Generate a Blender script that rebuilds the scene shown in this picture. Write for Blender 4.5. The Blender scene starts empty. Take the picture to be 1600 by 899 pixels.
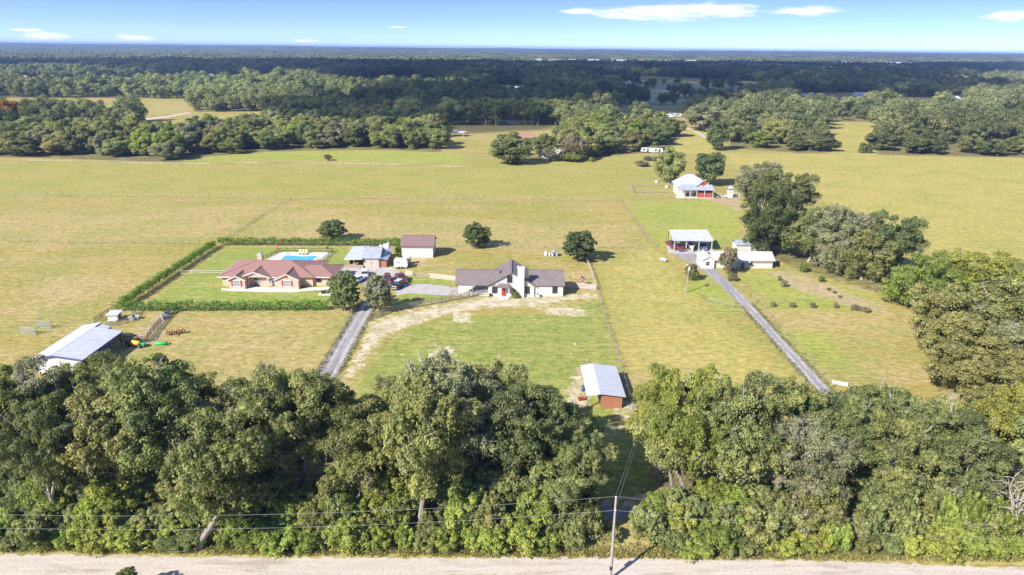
import bpy, math, random
import numpy as np
from mathutils import Vector

random.seed(7)
RNG = np.random.default_rng(11)
S = bpy.context.scene
C = S.collection
RAD = math.radians

# ------------------------------------------------------------------ camera, sky, sun, exposure
CAM_H = 55.0
cam_d = bpy.data.cameras.new('camera')
cam = bpy.data.objects.new('camera', cam_d)
C.objects.link(cam)
cam_d.sensor_width = 36.0
cam_d.lens = 36.0 * 1067.0 / 1600.0
cam_d.clip_start = 0.5
cam_d.clip_end = 60000.0
PITCH = RAD(19.55)                      # survey pitch; the lens itself looks a little higher
ROLL = RAD(0.6)
from mathutils import Matrix
cam.matrix_world = (Matrix.Translation((0, 0, CAM_H - .8)) @ Matrix.Rotation(math.pi / 2 - RAD(19.26), 4, 'X')
                    @ Matrix.Rotation(ROLL, 4, 'Z'))
S.camera = cam

SUN_EL = RAD(36.0)
SH_AZ = RAD(42.0)                       # the way shadows fall, measured from +X
sun_from = Vector((-math.cos(SH_AZ) * math.cos(SUN_EL), -math.sin(SH_AZ) * math.cos(SUN_EL), math.sin(SUN_EL)))

w = bpy.data.worlds.new('World')
S.world = w
w.use_nodes = True
nt = w.node_tree
nt.nodes.clear()
wo = nt.nodes.new('ShaderNodeOutputWorld')
bg = nt.nodes.new('ShaderNodeBackground')
sky = nt.nodes.new('ShaderNodeTexSky')
sky.sky_type = 'NISHITA'
sky.sun_disc = False
sky.sun_elevation = SUN_EL
sky.sun_rotation = math.atan2(sun_from.x, sun_from.y)
sky.altitude = 0
sky.air_density = 1.0
sky.dust_density = 0.1
sky.ozone_density = 2.2
bg.inputs['Strength'].default_value = 0.148


def N(tree, kind, **kw):
    n = tree.nodes.new(kind)
    for k, v in kw.items():
        if k in n.inputs:
            n.inputs[k].default_value = v
        else:
            setattr(n, k, v)
    return n


# thin fair-weather clouds on a layer 1 unit up: direction / height gives the layer position
tc = N(nt, 'ShaderNodeTexCoord')
sep = N(nt, 'ShaderNodeSeparateXYZ')
nt.links.new(tc.outputs['Generated'], sep.inputs[0])
zc = N(nt, 'ShaderNodeMath', operation='MAXIMUM')
nt.links.new(sep.outputs['Z'], zc.inputs[0])
zc.inputs[1].default_value = 0.004
dx = N(nt, 'ShaderNodeMath', operation='DIVIDE')
nt.links.new(sep.outputs['X'], dx.inputs[0]); nt.links.new(zc.outputs[0], dx.inputs[1])
dy = N(nt, 'ShaderNodeMath', operation='DIVIDE')
nt.links.new(sep.outputs['Y'], dy.inputs[0]); nt.links.new(zc.outputs[0], dy.inputs[1])
comb = N(nt, 'ShaderNodeCombineXYZ')
nt.links.new(dx.outputs[0], comb.inputs[0]); nt.links.new(dy.outputs[0], comb.inputs[1])
SKY_CLOUDS = []                          # (x, y, rx, ry) banks on that layer, filled just below


def layer_pos(az_deg, el_deg):
    t = math.tan(RAD(el_deg))
    return math.sin(RAD(az_deg)) / t, math.cos(RAD(az_deg)) / t


# banks: azimuth, elevation, half width (deg), half height (deg)
CLOUDS = [(10.4, 2.75, 6.4, .8), (15.1, 2.95, 5.0, .7), (20.8, 2.8, 3.3, .45), (4.9, 2.85, 1.7, .3), (33.8, 2.3, 1.9, .42),
          (-32.9, .5, 2.0, .3), (-28.0, .48, 2.2, .34), (-16.1, .4, 1.3, .14), (-9.2, 1.5, 1.2, .12), (-33.9, .85, 1.1, .1),
          (-62, 2.6, 5, .5), (58, 2.4, 5, .5), (75, 5, 8, .8), (-90, 5, 8, .8), (140, 4, 9, .7), (-140, 4, 9, .7), (180, 6, 9, .8)]
prev = None
for (az, el, hw, hh) in CLOUDS:
    d0 = Vector((math.sin(RAD(az)) * math.cos(RAD(el)), math.cos(RAD(az)) * math.cos(RAD(el)), math.sin(RAD(el))))
    right = Vector((math.cos(RAD(az)), -math.sin(RAD(az)), 0))
    up = right.cross(d0)
    sub = N(nt, 'ShaderNodeVectorMath', operation='SUBTRACT')
    nt.links.new(tc.outputs['Generated'], sub.inputs[0]); sub.inputs[1].default_value = d0
    da = N(nt, 'ShaderNodeVectorMath', operation='DOT_PRODUCT')
    nt.links.new(sub.outputs[0], da.inputs[0]); da.inputs[1].default_value = right / RAD(hw)
    db = N(nt, 'ShaderNodeVectorMath', operation='DOT_PRODUCT')
    nt.links.new(sub.outputs[0], db.inputs[0]); db.inputs[1].default_value = up / RAD(hh)
    cb = N(nt, 'ShaderNodeCombineXYZ')
    nt.links.new(da.outputs['Value'], cb.inputs[0]); nt.links.new(db.outputs['Value'], cb.inputs[1])
    ln = N(nt, 'ShaderNodeVectorMath', operation='LENGTH')
    nt.links.new(cb.outputs[0], ln.inputs[0])
    iv = N(nt, 'ShaderNodeMath', operation='SUBTRACT')
    iv.inputs[0].default_value = 1.0
    nt.links.new(ln.outputs['Value'], iv.inputs[1])
    if prev is None:
        prev = iv.outputs[0]
    else:
        mx = N(nt, 'ShaderNodeMath', operation='MAXIMUM')
        nt.links.new(prev, mx.inputs[0]); nt.links.new(iv.outputs[0], mx.inputs[1])
        prev = mx.outputs[0]
cvec = N(nt, 'ShaderNodeVectorMath', operation='MULTIPLY')
nt.links.new(tc.outputs['Generated'], cvec.inputs[0]); cvec.inputs[1].default_value = (1, 1, 7)
cn = N(nt, 'ShaderNodeTexNoise', Scale=17.0, Detail=9.0, Roughness=.66)
nt.links.new(cvec.outputs[0], cn.inputs['Vector'])
cm = N(nt, 'ShaderNodeMath', operation='MULTIPLY_ADD')
nt.links.new(cn.outputs['Fac'], cm.inputs[0]); cm.inputs[1].default_value = 2.6; cm.inputs[2].default_value = -1.45
ca = N(nt, 'ShaderNodeMath', operation='ADD')
nt.links.new(cm.outputs[0], ca.inputs[0]); nt.links.new(prev, ca.inputs[1])
cr = N(nt, 'ShaderNodeMapRange', interpolation_type='SMOOTHSTEP')
cr.inputs['From Min'].default_value = -.05; cr.inputs['From Max'].default_value = .85
cr.inputs['To Max'].default_value = .95
nt.links.new(ca.outputs[0], cr.inputs['Value'])
pm = N(nt, 'ShaderNodeMapRange'); pm.inputs['From Min'].default_value = -.25; pm.inputs['From Max'].default_value = .15
nt.links.new(prev, pm.inputs['Value'])
cmul = N(nt, 'ShaderNodeMath', operation='MULTIPLY')
nt.links.new(cr.outputs[0], cmul.inputs[0]); nt.links.new(pm.outputs[0], cmul.inputs[1])
cmix = N(nt, 'ShaderNodeMix', data_type='RGBA')
SKYMIX = cmix
hs = N(nt, 'ShaderNodeHueSaturation', Saturation=1.14, Value=.88)
sv = N(nt, 'ShaderNodeVectorMath', operation='MULTIPLY_ADD')
sv.inputs[1].default_value = (1, 1, 4.0); sv.inputs[2].default_value = (0, 0, .11)
nt.links.new(tc.outputs['Generated'], sv.inputs[0])
sn = N(nt, 'ShaderNodeVectorMath', operation='NORMALIZE')
nt.links.new(sv.outputs[0], sn.inputs[0])
nt.links.new(sn.outputs[0], sky.inputs['Vector'])
nt.links.new(sky.outputs[0], hs.inputs['Color'])
nt.links.new(cmul.outputs[0], cmix.inputs['Factor'])
tint = N(nt, 'ShaderNodeVectorMath', operation='MULTIPLY')
nt.links.new(hs.outputs[0], tint.inputs[0]); tint.inputs[1].default_value = (1.15, .95, 1.04)
nt.links.new(tint.outputs[0], cmix.inputs['A'])
cmix.inputs['B'].default_value = (4.2, 4.25, 4.3, 1)
nt.links.new(cmix.outputs['Result'], bg.inputs['Color'])
nt.links.new(bg.outputs[0], wo.inputs[0])

sl = bpy.data.lights.new('sun', 'SUN')
sl.energy = 4.3
sl.angle = RAD(0.53)
sl.color = (1.0, .945, .86)
so = bpy.data.objects.new('sun', sl)
so.rotation_euler = sun_from.to_track_quat('Z', 'Y').to_euler()
so.location = (0, 0, 200)
C.objects.link(so)
vs = S.view_settings
vs.view_transform = 'Standard'
vs.look = 'None'
vs.exposure = 1.1
vs.gamma = 1.0
vs.use_curve_mapping = False
S.cycles.max_bounces = 5
S.cycles.transparent_max_bounces = 8
S.cycles.volume_bounces = 0

# ------------------------------------------------------------------ survey: a point seen in the photograph -> the ground in metres
FPX = 1067.0


def ray(px, py):
    x = px - 800.0
    y = 449.5 - py
    xr = x * math.cos(ROLL) - y * math.sin(ROLL)
    yr = x * math.sin(ROLL) + y * math.cos(ROLL)
    return xr, FPX * math.cos(PITCH) + yr * math.sin(PITCH), -FPX * math.sin(PITCH) + yr * math.cos(PITCH)


def at(px, py, z=0.0):
    d = ray(px, py)
    t = (z - CAM_H) / d[2]
    return d[0] * t, d[1] * t


def height_at(px, py, Y):
    d = ray(px, py)
    return CAM_H + d[2] * Y / d[1]


def metres(pts):
    return [at(*p) for p in pts]


def inside(P, poly):
    """points (n,2) in polygon"""
    x, y = P[:, 0], P[:, 1]
    r = np.zeros(len(P), bool)
    n = len(poly)
    for i in range(n):
        x0, y0 = poly[i]; x1, y1 = poly[(i + 1) % n]
        if y0 == y1:
            continue
        c = ((y0 > y) != (y1 > y)) & (x < (x1 - x0) * (y - y0) / (y1 - y0) + x0)
        r ^= c
    return r


def sdist(P, poly):
    """signed distance, positive inside"""
    d = np.full(len(P), 1e9)
    n = len(poly)
    for i in range(n):
        a = np.array(poly[i]); b = np.array(poly[(i + 1) % n])
        ab = b - a
        L = max(float(ab @ ab), 1e-9)
        t = np.clip(((P - a) @ ab) / L, 0, 1)
        q = P - a - t[:, None] * ab
        d = np.minimum(d, np.hypot(q[:, 0], q[:, 1]))
    return np.where(inside(P, poly), d, -d)


# ------------------------------------------------------------------ materials
MATS = {}


def new_mat(name):
    m = bpy.data.materials.new(name)
    m.use_nodes = True
    MATS[name] = m
    t = m.node_tree
    b = t.nodes['Principled BSDF']
    return m, t, b


def flat(name, col, rough=.6, metal=0.0, var=.12, scale=3.0, bump=0.0, spec=.4, stretch=(1, 1, 1)):
    """paint-like material with a little noise wear"""
    m, t, b = new_mat(name)
    tcn = N(t, 'ShaderNodeTexCoord')
    mp = N(t, 'ShaderNodeMapping'); mp.inputs['Scale'].default_value = stretch
    t.links.new(tcn.outputs['Object'], mp.inputs[0])
    n = N(t, 'ShaderNodeTexNoise', Scale=scale, Detail=5.0, Roughness=.6)
    t.links.new(mp.outputs[0], n.inputs['Vector'])
    r = N(t, 'ShaderNodeMapRange')
    r.inputs['From Min'].default_value = .25; r.inputs['From Max'].default_value = .75
    r.inputs['To Min'].default_value = 1 - var; r.inputs['To Max'].default_value = 1 + var
    t.links.new(n.outputs['Fac'], r.inputs['Value'])
    v = N(t, 'ShaderNodeVectorMath', operation='SCALE')
    v.inputs[0].default_value = col
    t.links.new(r.outputs[0], v.inputs['Scale'])
    t.links.new(v.outputs[0], b.inputs['Base Color'])
    b.inputs['Roughness'].default_value = rough
    b.inputs['Metallic'].default_value = metal
    b.inputs['Specular IOR Level'].default_value = spec
    if bump:
        bp = N(t, 'ShaderNodeBump', Strength=bump, Distance=.03)
        t.links.new(n.outputs['Fac'], bp.inputs['Height'])
        t.links.new(bp.outputs[0], b.inputs['Normal'])
    return m


def leaf_mat(name, dark, light, moss=None, moss_amt=0.0, trans=.4, patchy=False):
    """foliage: per-leaf tint, per-tree variation, optional grey hanging moss in patches"""
    m, t, b = new_mat(name)
    a = N(t, 'ShaderNodeAttribute', attribute_name='tint')
    oi = N(t, 'ShaderNodeObjectInfo')
    tcn = N(t, 'ShaderNodeTexCoord')
    n = N(t, 'ShaderNodeTexNoise', Scale=.35, Detail=3.0)
    t.links.new(tcn.outputs['Object'], n.inputs['Vector'])
    s = N(t, 'ShaderNodeMath', operation='MULTIPLY_ADD')
    t.links.new(n.outputs['Fac'], s.inputs[0]); s.inputs[1].default_value = .9; s.inputs[2].default_value = -.45
    s2 = N(t, 'ShaderNodeMath', operation='ADD')
    t.links.new(a.outputs['Fac'], s2.inputs[0]); t.links.new(s.outputs[0], s2.inputs[1])
    s3 = N(t, 'ShaderNodeMath', operation='MULTIPLY_ADD')
    t.links.new(oi.outputs['Random'], s3.inputs[0]); s3.inputs[1].default_value = .5; s3.inputs[2].default_value = -.25
    s4 = N(t, 'ShaderNodeMath', operation='ADD', use_clamp=True)
    t.links.new(s2.outputs[0], s4.inputs[0]); t.links.new(s3.outputs[0], s4.inputs[1])
    mx = N(t, 'ShaderNodeMix', data_type='RGBA')
    t.links.new(s4.outputs[0], mx.inputs['Factor'])
    mx.inputs['A'].default_value = (*dark, 1); mx.inputs['B'].default_value = (*light, 1)
    hue = N(t, 'ShaderNodeHueSaturation')
    hr = N(t, 'ShaderNodeMath', operation='MULTIPLY_ADD')
    wn = N(t, 'ShaderNodeTexWhiteNoise', noise_dimensions='1D')
    t.links.new(oi.outputs['Random'], wn.inputs['W'])
    t.links.new(wn.outputs['Value'], hr.inputs[0]); hr.inputs[1].default_value = .035; hr.inputs[2].default_value = .478
    t.links.new(hr.outputs[0], hue.inputs['Hue'])
    t.links.new(mx.outputs['Result'], hue.inputs['Color'])
    col = hue.outputs[0]
    if moss:
        n2 = N(t, 'ShaderNodeTexNoise', Scale=.22, Detail=4.0, Roughness=.7)
        t.links.new(tcn.outputs['Object'], n2.inputs['Vector'])
        mr = N(t, 'ShaderNodeMapRange')
        mr.inputs['From Min'].default_value = .62 - moss_amt * .25; mr.inputs['From Max'].default_value = .78 - moss_amt * .25
        mr.inputs['To Max'].default_value = .9
        t.links.new(n2.outputs['Fac'], mr.inputs['Value'])
        mm = N(t, 'ShaderNodeMix', data_type='RGBA')
        t.links.new(mr.outputs[0], mm.inputs['Factor'])
        t.links.new(col, mm.inputs['A']); mm.inputs['B'].default_value = (*moss, 1)
        col = mm.outputs['Result']
    if patchy:                           # stands of different kinds across the plain
        gp = N(t, 'ShaderNodeNewGeometry')
        n3 = N(t, 'ShaderNodeTexNoise', Scale=.0035, Detail=4.0, Roughness=.6)
        t.links.new(gp.outputs['Position'], n3.inputs['Vector'])
        pr3 = N(t, 'ShaderNodeMapRange')
        pr3.inputs['From Min'].default_value = .3; pr3.inputs['From Max'].default_value = .7
        pr3.inputs['To Min'].default_value = .55; pr3.inputs['To Max'].default_value = 1.45
        t.links.new(n3.outputs['Fac'], pr3.inputs['Value'])
        v3 = N(t, 'ShaderNodeVectorMath', operation='SCALE')
        t.links.new(col, v3.inputs[0]); t.links.new(pr3.outputs[0], v3.inputs['Scale'])
        col = v3.outputs[0]
    t.links.new(col, b.inputs['Base Color'])
    b.inputs['Roughness'].default_value = .55
    b.inputs['Specular IOR Level'].default_value = .25
    tr = N(t, 'ShaderNodeBsdfTranslucent')
    tg = N(t, 'ShaderNodeVectorMath', operation='MULTIPLY')
    t.links.new(col, tg.inputs[0]); tg.inputs[1].default_value = (1.15, 1.35, .6)
    t.links.new(tg.outputs[0], tr.inputs['Color'])
    ms = N(t, 'ShaderNodeMixShader'); ms.inputs[0].default_value = trans
    t.links.new(b.outputs[0], ms.inputs[1]); t.links.new(tr.outputs[0], ms.inputs[2])
    t.links.new(ms.outputs[0], t.nodes['Material Output'].inputs['Surface'])
    return m


MOSS = (.29, .27, .21)
leaf_mat('leaf_oak', (.115, .145, .052), (.40, .425, .165), MOSS, .12)
leaf_mat('leaf_oak_olive', (.135, .152, .05), (.45, .445, .165), MOSS, .2)
leaf_mat('leaf_oak_dark', (.080, .108, .042), (.275, .305, .12), MOSS, .1)
leaf_mat('leaf_mossy', (.13, .145, .07), (.40, .40, .21), (.38, .35, .27), .6)
leaf_mat('leaf_bright', (.135, .18, .038), (.42, .47, .115))
leaf_mat('leaf_vine', (.16, .21, .04), (.48, .53, .13))
leaf_mat('leaf_yellowgreen', (.165, .195, .04), (.46, .475, .12))
leaf_mat('leaf_hedge', (.055, .13, .022), (.17, .33, .05))
leaf_mat('leaf_autumn', (.28, .15, .02), (.5, .30, .05))
leaf_mat('leaf_brown', (.20, .175, .105), (.42, .37, .25))
leaf_mat('leaf_far', (.11, .14, .06), (.38, .40, .18), MOSS, .25, patchy=True)
leaf_mat('leaf_pine', (.02, .036, .018), (.06, .082, .036))
leaf_mat('leaf_grass', (.16, .16, .05), (.42, .36, .14))
leaf_mat('leaf_weed', (.13, .13, .045), (.30, .27, .10))
leaf_mat('leaf_tuft', (.27, .25, .085), (.46, .40, .17))
flat('bark', (.25, .215, .18), .9, var=.35, scale=4, bump=.6, stretch=(1, 1, .3))
flat('bark_pale', (.36, .32, .28), .9, var=.25, scale=5, bump=.4, stretch=(1, 1, .3))
flat('white_paint', (.58, .57, .55), .55, var=.05)
flat('white_metal', (.49, .51, .565), .42, var=.13, scale=.6)
flat('galvalume', (.40, .43, .50), .42, metal=.25, var=.17, scale=.6)
flat('galvalume_light', (.47, .49, .55), .42, metal=.15, var=.09, scale=1.0)
flat('brown_metal', (.215, .178, .168), .36, metal=.1, var=.14, scale=.6)
flat('maroon_metal', (.235, .155, .155), .42, metal=.05, var=.07)
flat('shingle_red', (.285, .158, .135), .85, var=.2, scale=5, bump=.3)
flat('pale_roof', (.60, .565, .53), .5, var=.14, scale=.8)
flat('trim_white', (.68, .665, .64), .5, var=.04)
flat('blue_trim_and_shade', (.08, .085, .22), .5, var=.05)  # trim paint; also the shade colour under the red barn porch
flat('brick', (.58, .40, .305), .85, var=.15, scale=6)
flat('siding_white', (.575, .565, .54), .6, var=.04)
flat('siding_grey', (.50, .49, .51), .6, var=.06)
flat('glass', (.03, .04, .05), .08, spec=.7, var=.1)
flat('glass_sky', (.22, .27, .33), .1, spec=.8, var=.1)
flat('shutter_red', (.42, .06, .05), .5)
flat('door_red', (.36, .05, .035), .5)
flat('wood_grey', (.33, .285, .24), .85, var=.25, scale=5, bump=.3, stretch=(.3, 1, 3))
flat('wood_pale', (.50, .43, .36), .85, var=.2, scale=5, stretch=(.3, 1, 3))
flat('wood_dark', (.13, .105, .09), .8, var=.25, scale=5)
flat('wood_red', (.36, .155, .085), .75, var=.22, scale=5, stretch=(.3, 1, 3))
flat('post_wood', (.27, .235, .20), .9, var=.25)
flat('pole_wood', (.33, .295, .26), .9, var=.2, scale=6, stretch=(1, 1, .2))
flat('red_paint', (.36, .07, .05), .55, var=.1)
flat('emblem_red', (.55, .03, .03), .5)
flat('car_red', (.19, .03, .028), .25, spec=.6)
flat('car_maroon', (.17, .03, .05), .25, spec=.6)
flat('car_black', (.02, .022, .025), .25, spec=.6)
flat('car_white', (.78, .78, .78), .25, spec=.6)
flat('car_blue', (.06, .11, .24), .25, spec=.6)
flat('tyre', (.018, .018, .018), .85)
flat('chrome', (.6, .6, .6), .25, metal=.8)
flat('concrete', (.62, .585, .54), .85, var=.09, scale=2)
flat('pool_deck', (.60, .56, .51), .85, var=.06, scale=2)
flat('water_blue', (.10, .42, .66), .07, spec=.6, var=.06)
flat('black_metal', (.03, .03, .032), .5)
flat('galv_wire', (.5, .5, .5), .45, metal=.4)
flat('orange', (.62, .14, .05), .6)
flat('yellow', (.80, .44, .03), .5)
flat('green_plastic', (.05, .42, .10), .4)
flat('blue_plastic', (.05, .13, .30), .45)
flat('rust', (.24, .10, .055), .9, var=.4)
flat('tan_cloth', (.62, .45, .26), .8)
flat('terracotta', (.36, .20, .14), .8)
flat('wire_alu', (.42, .43, .44), .45, metal=.2)
flat('rock', (.62, .60, .57), .9, var=.2)
flat('brown_coat', (.20, .09, .045), .8, var=.2)
flat('tarp', (.45, .47, .48), .7, var=.2)


def ground_mats():
    # ---- pasture and yards
    m, t, b = new_mat('ground')
    geo = N(t, 'ShaderNodeNewGeometry')
    P = geo.outputs['Position']

    def noise(scale, detail=4, rough=.6, stretch=None):
        src = P
        if stretch:
            mp = N(t, 'ShaderNodeVectorMath', operation='MULTIPLY')
            t.links.new(P, mp.inputs[0]); mp.inputs[1].default_value = stretch
            src = mp.outputs[0]
        n = N(t, 'ShaderNodeTexNoise', Scale=scale, Detail=detail, Roughness=rough)
        t.links.new(src, n.inputs['Vector'])
        return n.outputs['Fac']

    def mrange(v, a, bb, lo=0.0, hi=1.0, smooth=True):
        r = N(t, 'ShaderNodeMapRange')
        if smooth:
            r.interpolation_type = 'SMOOTHSTEP'
        r.inputs['From Min'].default_value = a; r.inputs['From Max'].default_value = bb
        r.inputs['To Min'].default_value = lo; r.inputs['To Max'].default_value = hi
        t.links.new(v, r.inputs['Value'])
        return r.outputs[0]

    def mix(f, a, bb, blend='MIX'):
        x = N(t, 'ShaderNodeMix', data_type='RGBA', blend_type=blend)
        if isinstance(f, float):
            x.inputs['Factor'].default_value = f
        else:
            t.links.new(f, x.inputs['Factor'])
        for s, v in (('A', a), ('B', bb)):
            if isinstance(v, tuple):
                x.inputs[s].default_value = (*v, 1)
            else:
                t.links.new(v, x.inputs[s])
        return x.outputs['Result']

    def math_(op, a, bb, c=None):
        x = N(t, 'ShaderNodeMath', operation=op)
        for i, v in enumerate((a, bb, c)):
            if v is None:
                continue
            if isinstance(v, (int, float)):
                x.inputs[i].default_value = v
            else:
                t.links.new(v, x.inputs[i])
        return x.outputs[0]

    n_big = noise(.016, 5, .62, (1, 1.5, 1))
    n_streak = noise(.10, 5, .65, (.35, 1.3, 1))
    n_mid = noise(.30, 5, .7)
    n_fine = noise(.85, 7, .78, (.7, 1.25, 1))
    n_edge = noise(.55, 5, .7)

    col = mix(mrange(n_big, .36, .64), (.302, .262, .078), (.368, .286, .116))
    col = mix(mrange(n_streak, .46, .66, 0, .8), col, (0.400, 0.312, 0.173))
    col = mix(mrange(n_mid, .46, .68, 0, .75), col, (0.228, 0.253, 0.063))
    zones = [  # attribute, edge noise amplitude (m), softness, colour a, colour b
        ('z_olive', 12, 10, (0.272, 0.280, 0.077), (0.335, 0.311, 0.100), .7),
        ('z_yellow', 9, 7, (0.416, 0.358, 0.118), (0.359, 0.335, 0.106), .8),
        ('z_dry', 12, 12, (0.419, 0.333, 0.182), (0.346, 0.291, 0.126), .6),
        ('z_lime', 9, 7, (0.252, 0.331, 0.063), (0.314, 0.341, 0.078), .8),
        ('z_lawn', 1.2, .5, (0.206, 0.286, 0.063), (0.272, 0.299, 0.085), .95),
        ('z_green', 6, 2.5, (0.176, 0.250, 0.053), (0.286, 0.302, 0.090), .85),
        ('z_scrub', 8, 6, (0.324, 0.371, 0.250), (0.405, 0.434, 0.311), 1.0),
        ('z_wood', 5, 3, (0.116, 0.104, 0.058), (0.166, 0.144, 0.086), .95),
        ('z_verge', 1.5, .5, (0.419, 0.327, 0.173), (0.332, 0.312, 0.110), .95),
        ('z_earth', 3, 1.2, (0.439, 0.332, 0.269), (0.351, 0.287, 0.173), .9),
        ('z_track', .8, .4, (0.585, 0.511, 0.413), (0.506, 0.447, 0.322), .75),
        ('z_sand', 7.0, 1.3, (.60, .535, .475), (.46, .40, .325), .92),
    ]
    for nm, amp, soft, ca_, cb_, op in zones:
        a = N(t, 'ShaderNodeAttribute', attribute_name=nm)
        e = math_('MULTIPLY_ADD', math_('SUBTRACT', n_edge, .5), amp * 2.0, a.outputs['Fac'])
        f = mrange(e, -soft * .5, soft * .5, 0, op)
        col = mix(f, col, mix(mrange(n_mid, .40, .62), ca_, cb_))
    # swathes left by mowing and grazing
    n_sw = noise(.5, 3, .6, (.10, 1.6, 1))
    n_tr = noise(.045, 4, .7, (1.0, 1.4, 1))
    col = mix(mrange(n_sw, .46, .64, 0, .36), col, (.43, .37, .19))
    col = mix(mrange(n_tr, .46, .62, 0, .38), col, (.22, .265, .075))
    # fine tonal variation of the sward and stray pale stones
    fine = mrange(n_fine, .30, .72, .52, 1.46, False)
    sc = N(t, 'ShaderNodeVectorMath', operation='SCALE')
    t.links.new(col, sc.inputs[0]); t.links.new(fine, sc.inputs['Scale'])
    n_spk = noise(.7, 4, .6)
    a = N(t, 'ShaderNodeAttribute', attribute_name='z_spot')
    spk = math_('MULTIPLY', mrange(n_spk, .645, .70), mrange(a.outputs['Fac'], -2, 4))
    colf = mix(spk, sc.outputs[0], (.54, .48, .41))
    warm = N(t, 'ShaderNodeVectorMath', operation='MULTIPLY')
    t.links.new(colf, warm.inputs[0]); warm.inputs[1].default_value = (1.06, 1.03, .90)
    t.links.new(warm.outputs[0], b.inputs['Base Color'])
    b.inputs['Roughness'].default_value = .95
    b.inputs['Specular IOR Level'].default_value = .1
    bp = N(t, 'ShaderNodeBump', Strength=.55, Distance=.35)
    hsum = math_('MULTIPLY_ADD', n_mid, .8, n_fine)
    t.links.new(hsum, bp.inputs['Height'])
    t.links.new(bp.outputs[0], b.inputs['Normal'])

    # ---- limestone road and grey gravel
    for nm, c0, c1, c2, st in (('limerock', (.48, .42, .36), (.55, .49, .425), (.36, .30, .24), (.12, 1.6, 1)),
                               ('gravel', (.265, .255, .26), (.335, .32, .325), (.20, .185, .175), (1.3, .12, 1)),
                               ('gravel_yard', (.40, .375, .36), (.47, .44, .42), (.29, .265, .24), (.5, .5, 1))):
        m, t, b = new_mat(nm)
        geo = N(t, 'ShaderNodeNewGeometry')
        P = geo.outputs['Position']
        n1 = noise(.9, 6, .7, st)
        n2 = noise(3.0, 6, .75)
        n3 = noise(.35, 4, .6, (st[0] * 3, st[1], 1))
        c = mix(mrange(n1, .35, .65), c0, c1)
        c = mix(mrange(n3, .52, .68, 0, .8), c, c2)
        fine = mrange(n2, .25, .75, .72, 1.2, False)
        sc = N(t, 'ShaderNodeVectorMath', operation='SCALE')
        t.links.new(c, sc.inputs[0]); t.links.new(fine, sc.inputs['Scale'])
        t.links.new(sc.outputs[0], b.inputs['Base Color'])
        b.inputs['Roughness'].default_value = .95
        b.inputs['Specular IOR Level'].default_value = .15
        bp = N(t, 'ShaderNodeBump', Strength=.4, Distance=.05)
        t.links.new(n2, bp.inputs['Height'])
        t.links.new(bp.outputs[0], b.inputs['Normal'])


ground_mats()


# ------------------------------------------------------------------ mesh helpers
def mesh_np(name, V, F, mat=None, tint=None):
    """V (n,3); F (m,k) equal-sided faces"""
    me = bpy.data.meshes.new(name)
    V = np.asarray(V, np.float32); F = np.asarray(F, np.int32)
    me.vertices.add(len(V)); me.vertices.foreach_set('co', V.ravel())
    k = F.shape[1]
    me.loops.add(F.size); me.loops.foreach_set('vertex_index', F.ravel())
    me.polygons.add(len(F))
    me.polygons.foreach_set('loop_start', np.arange(0, F.size, k, dtype=np.int32))
    me.update(calc_edges=True)
    if tint is not None:
        a = me.attributes.new('tint', 'FLOAT', 'POINT')
        a.data.foreach_set('value', np.asarray(tint, np.float32))
    if mat:
        me.materials.append(MATS[mat])
    return me


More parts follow.
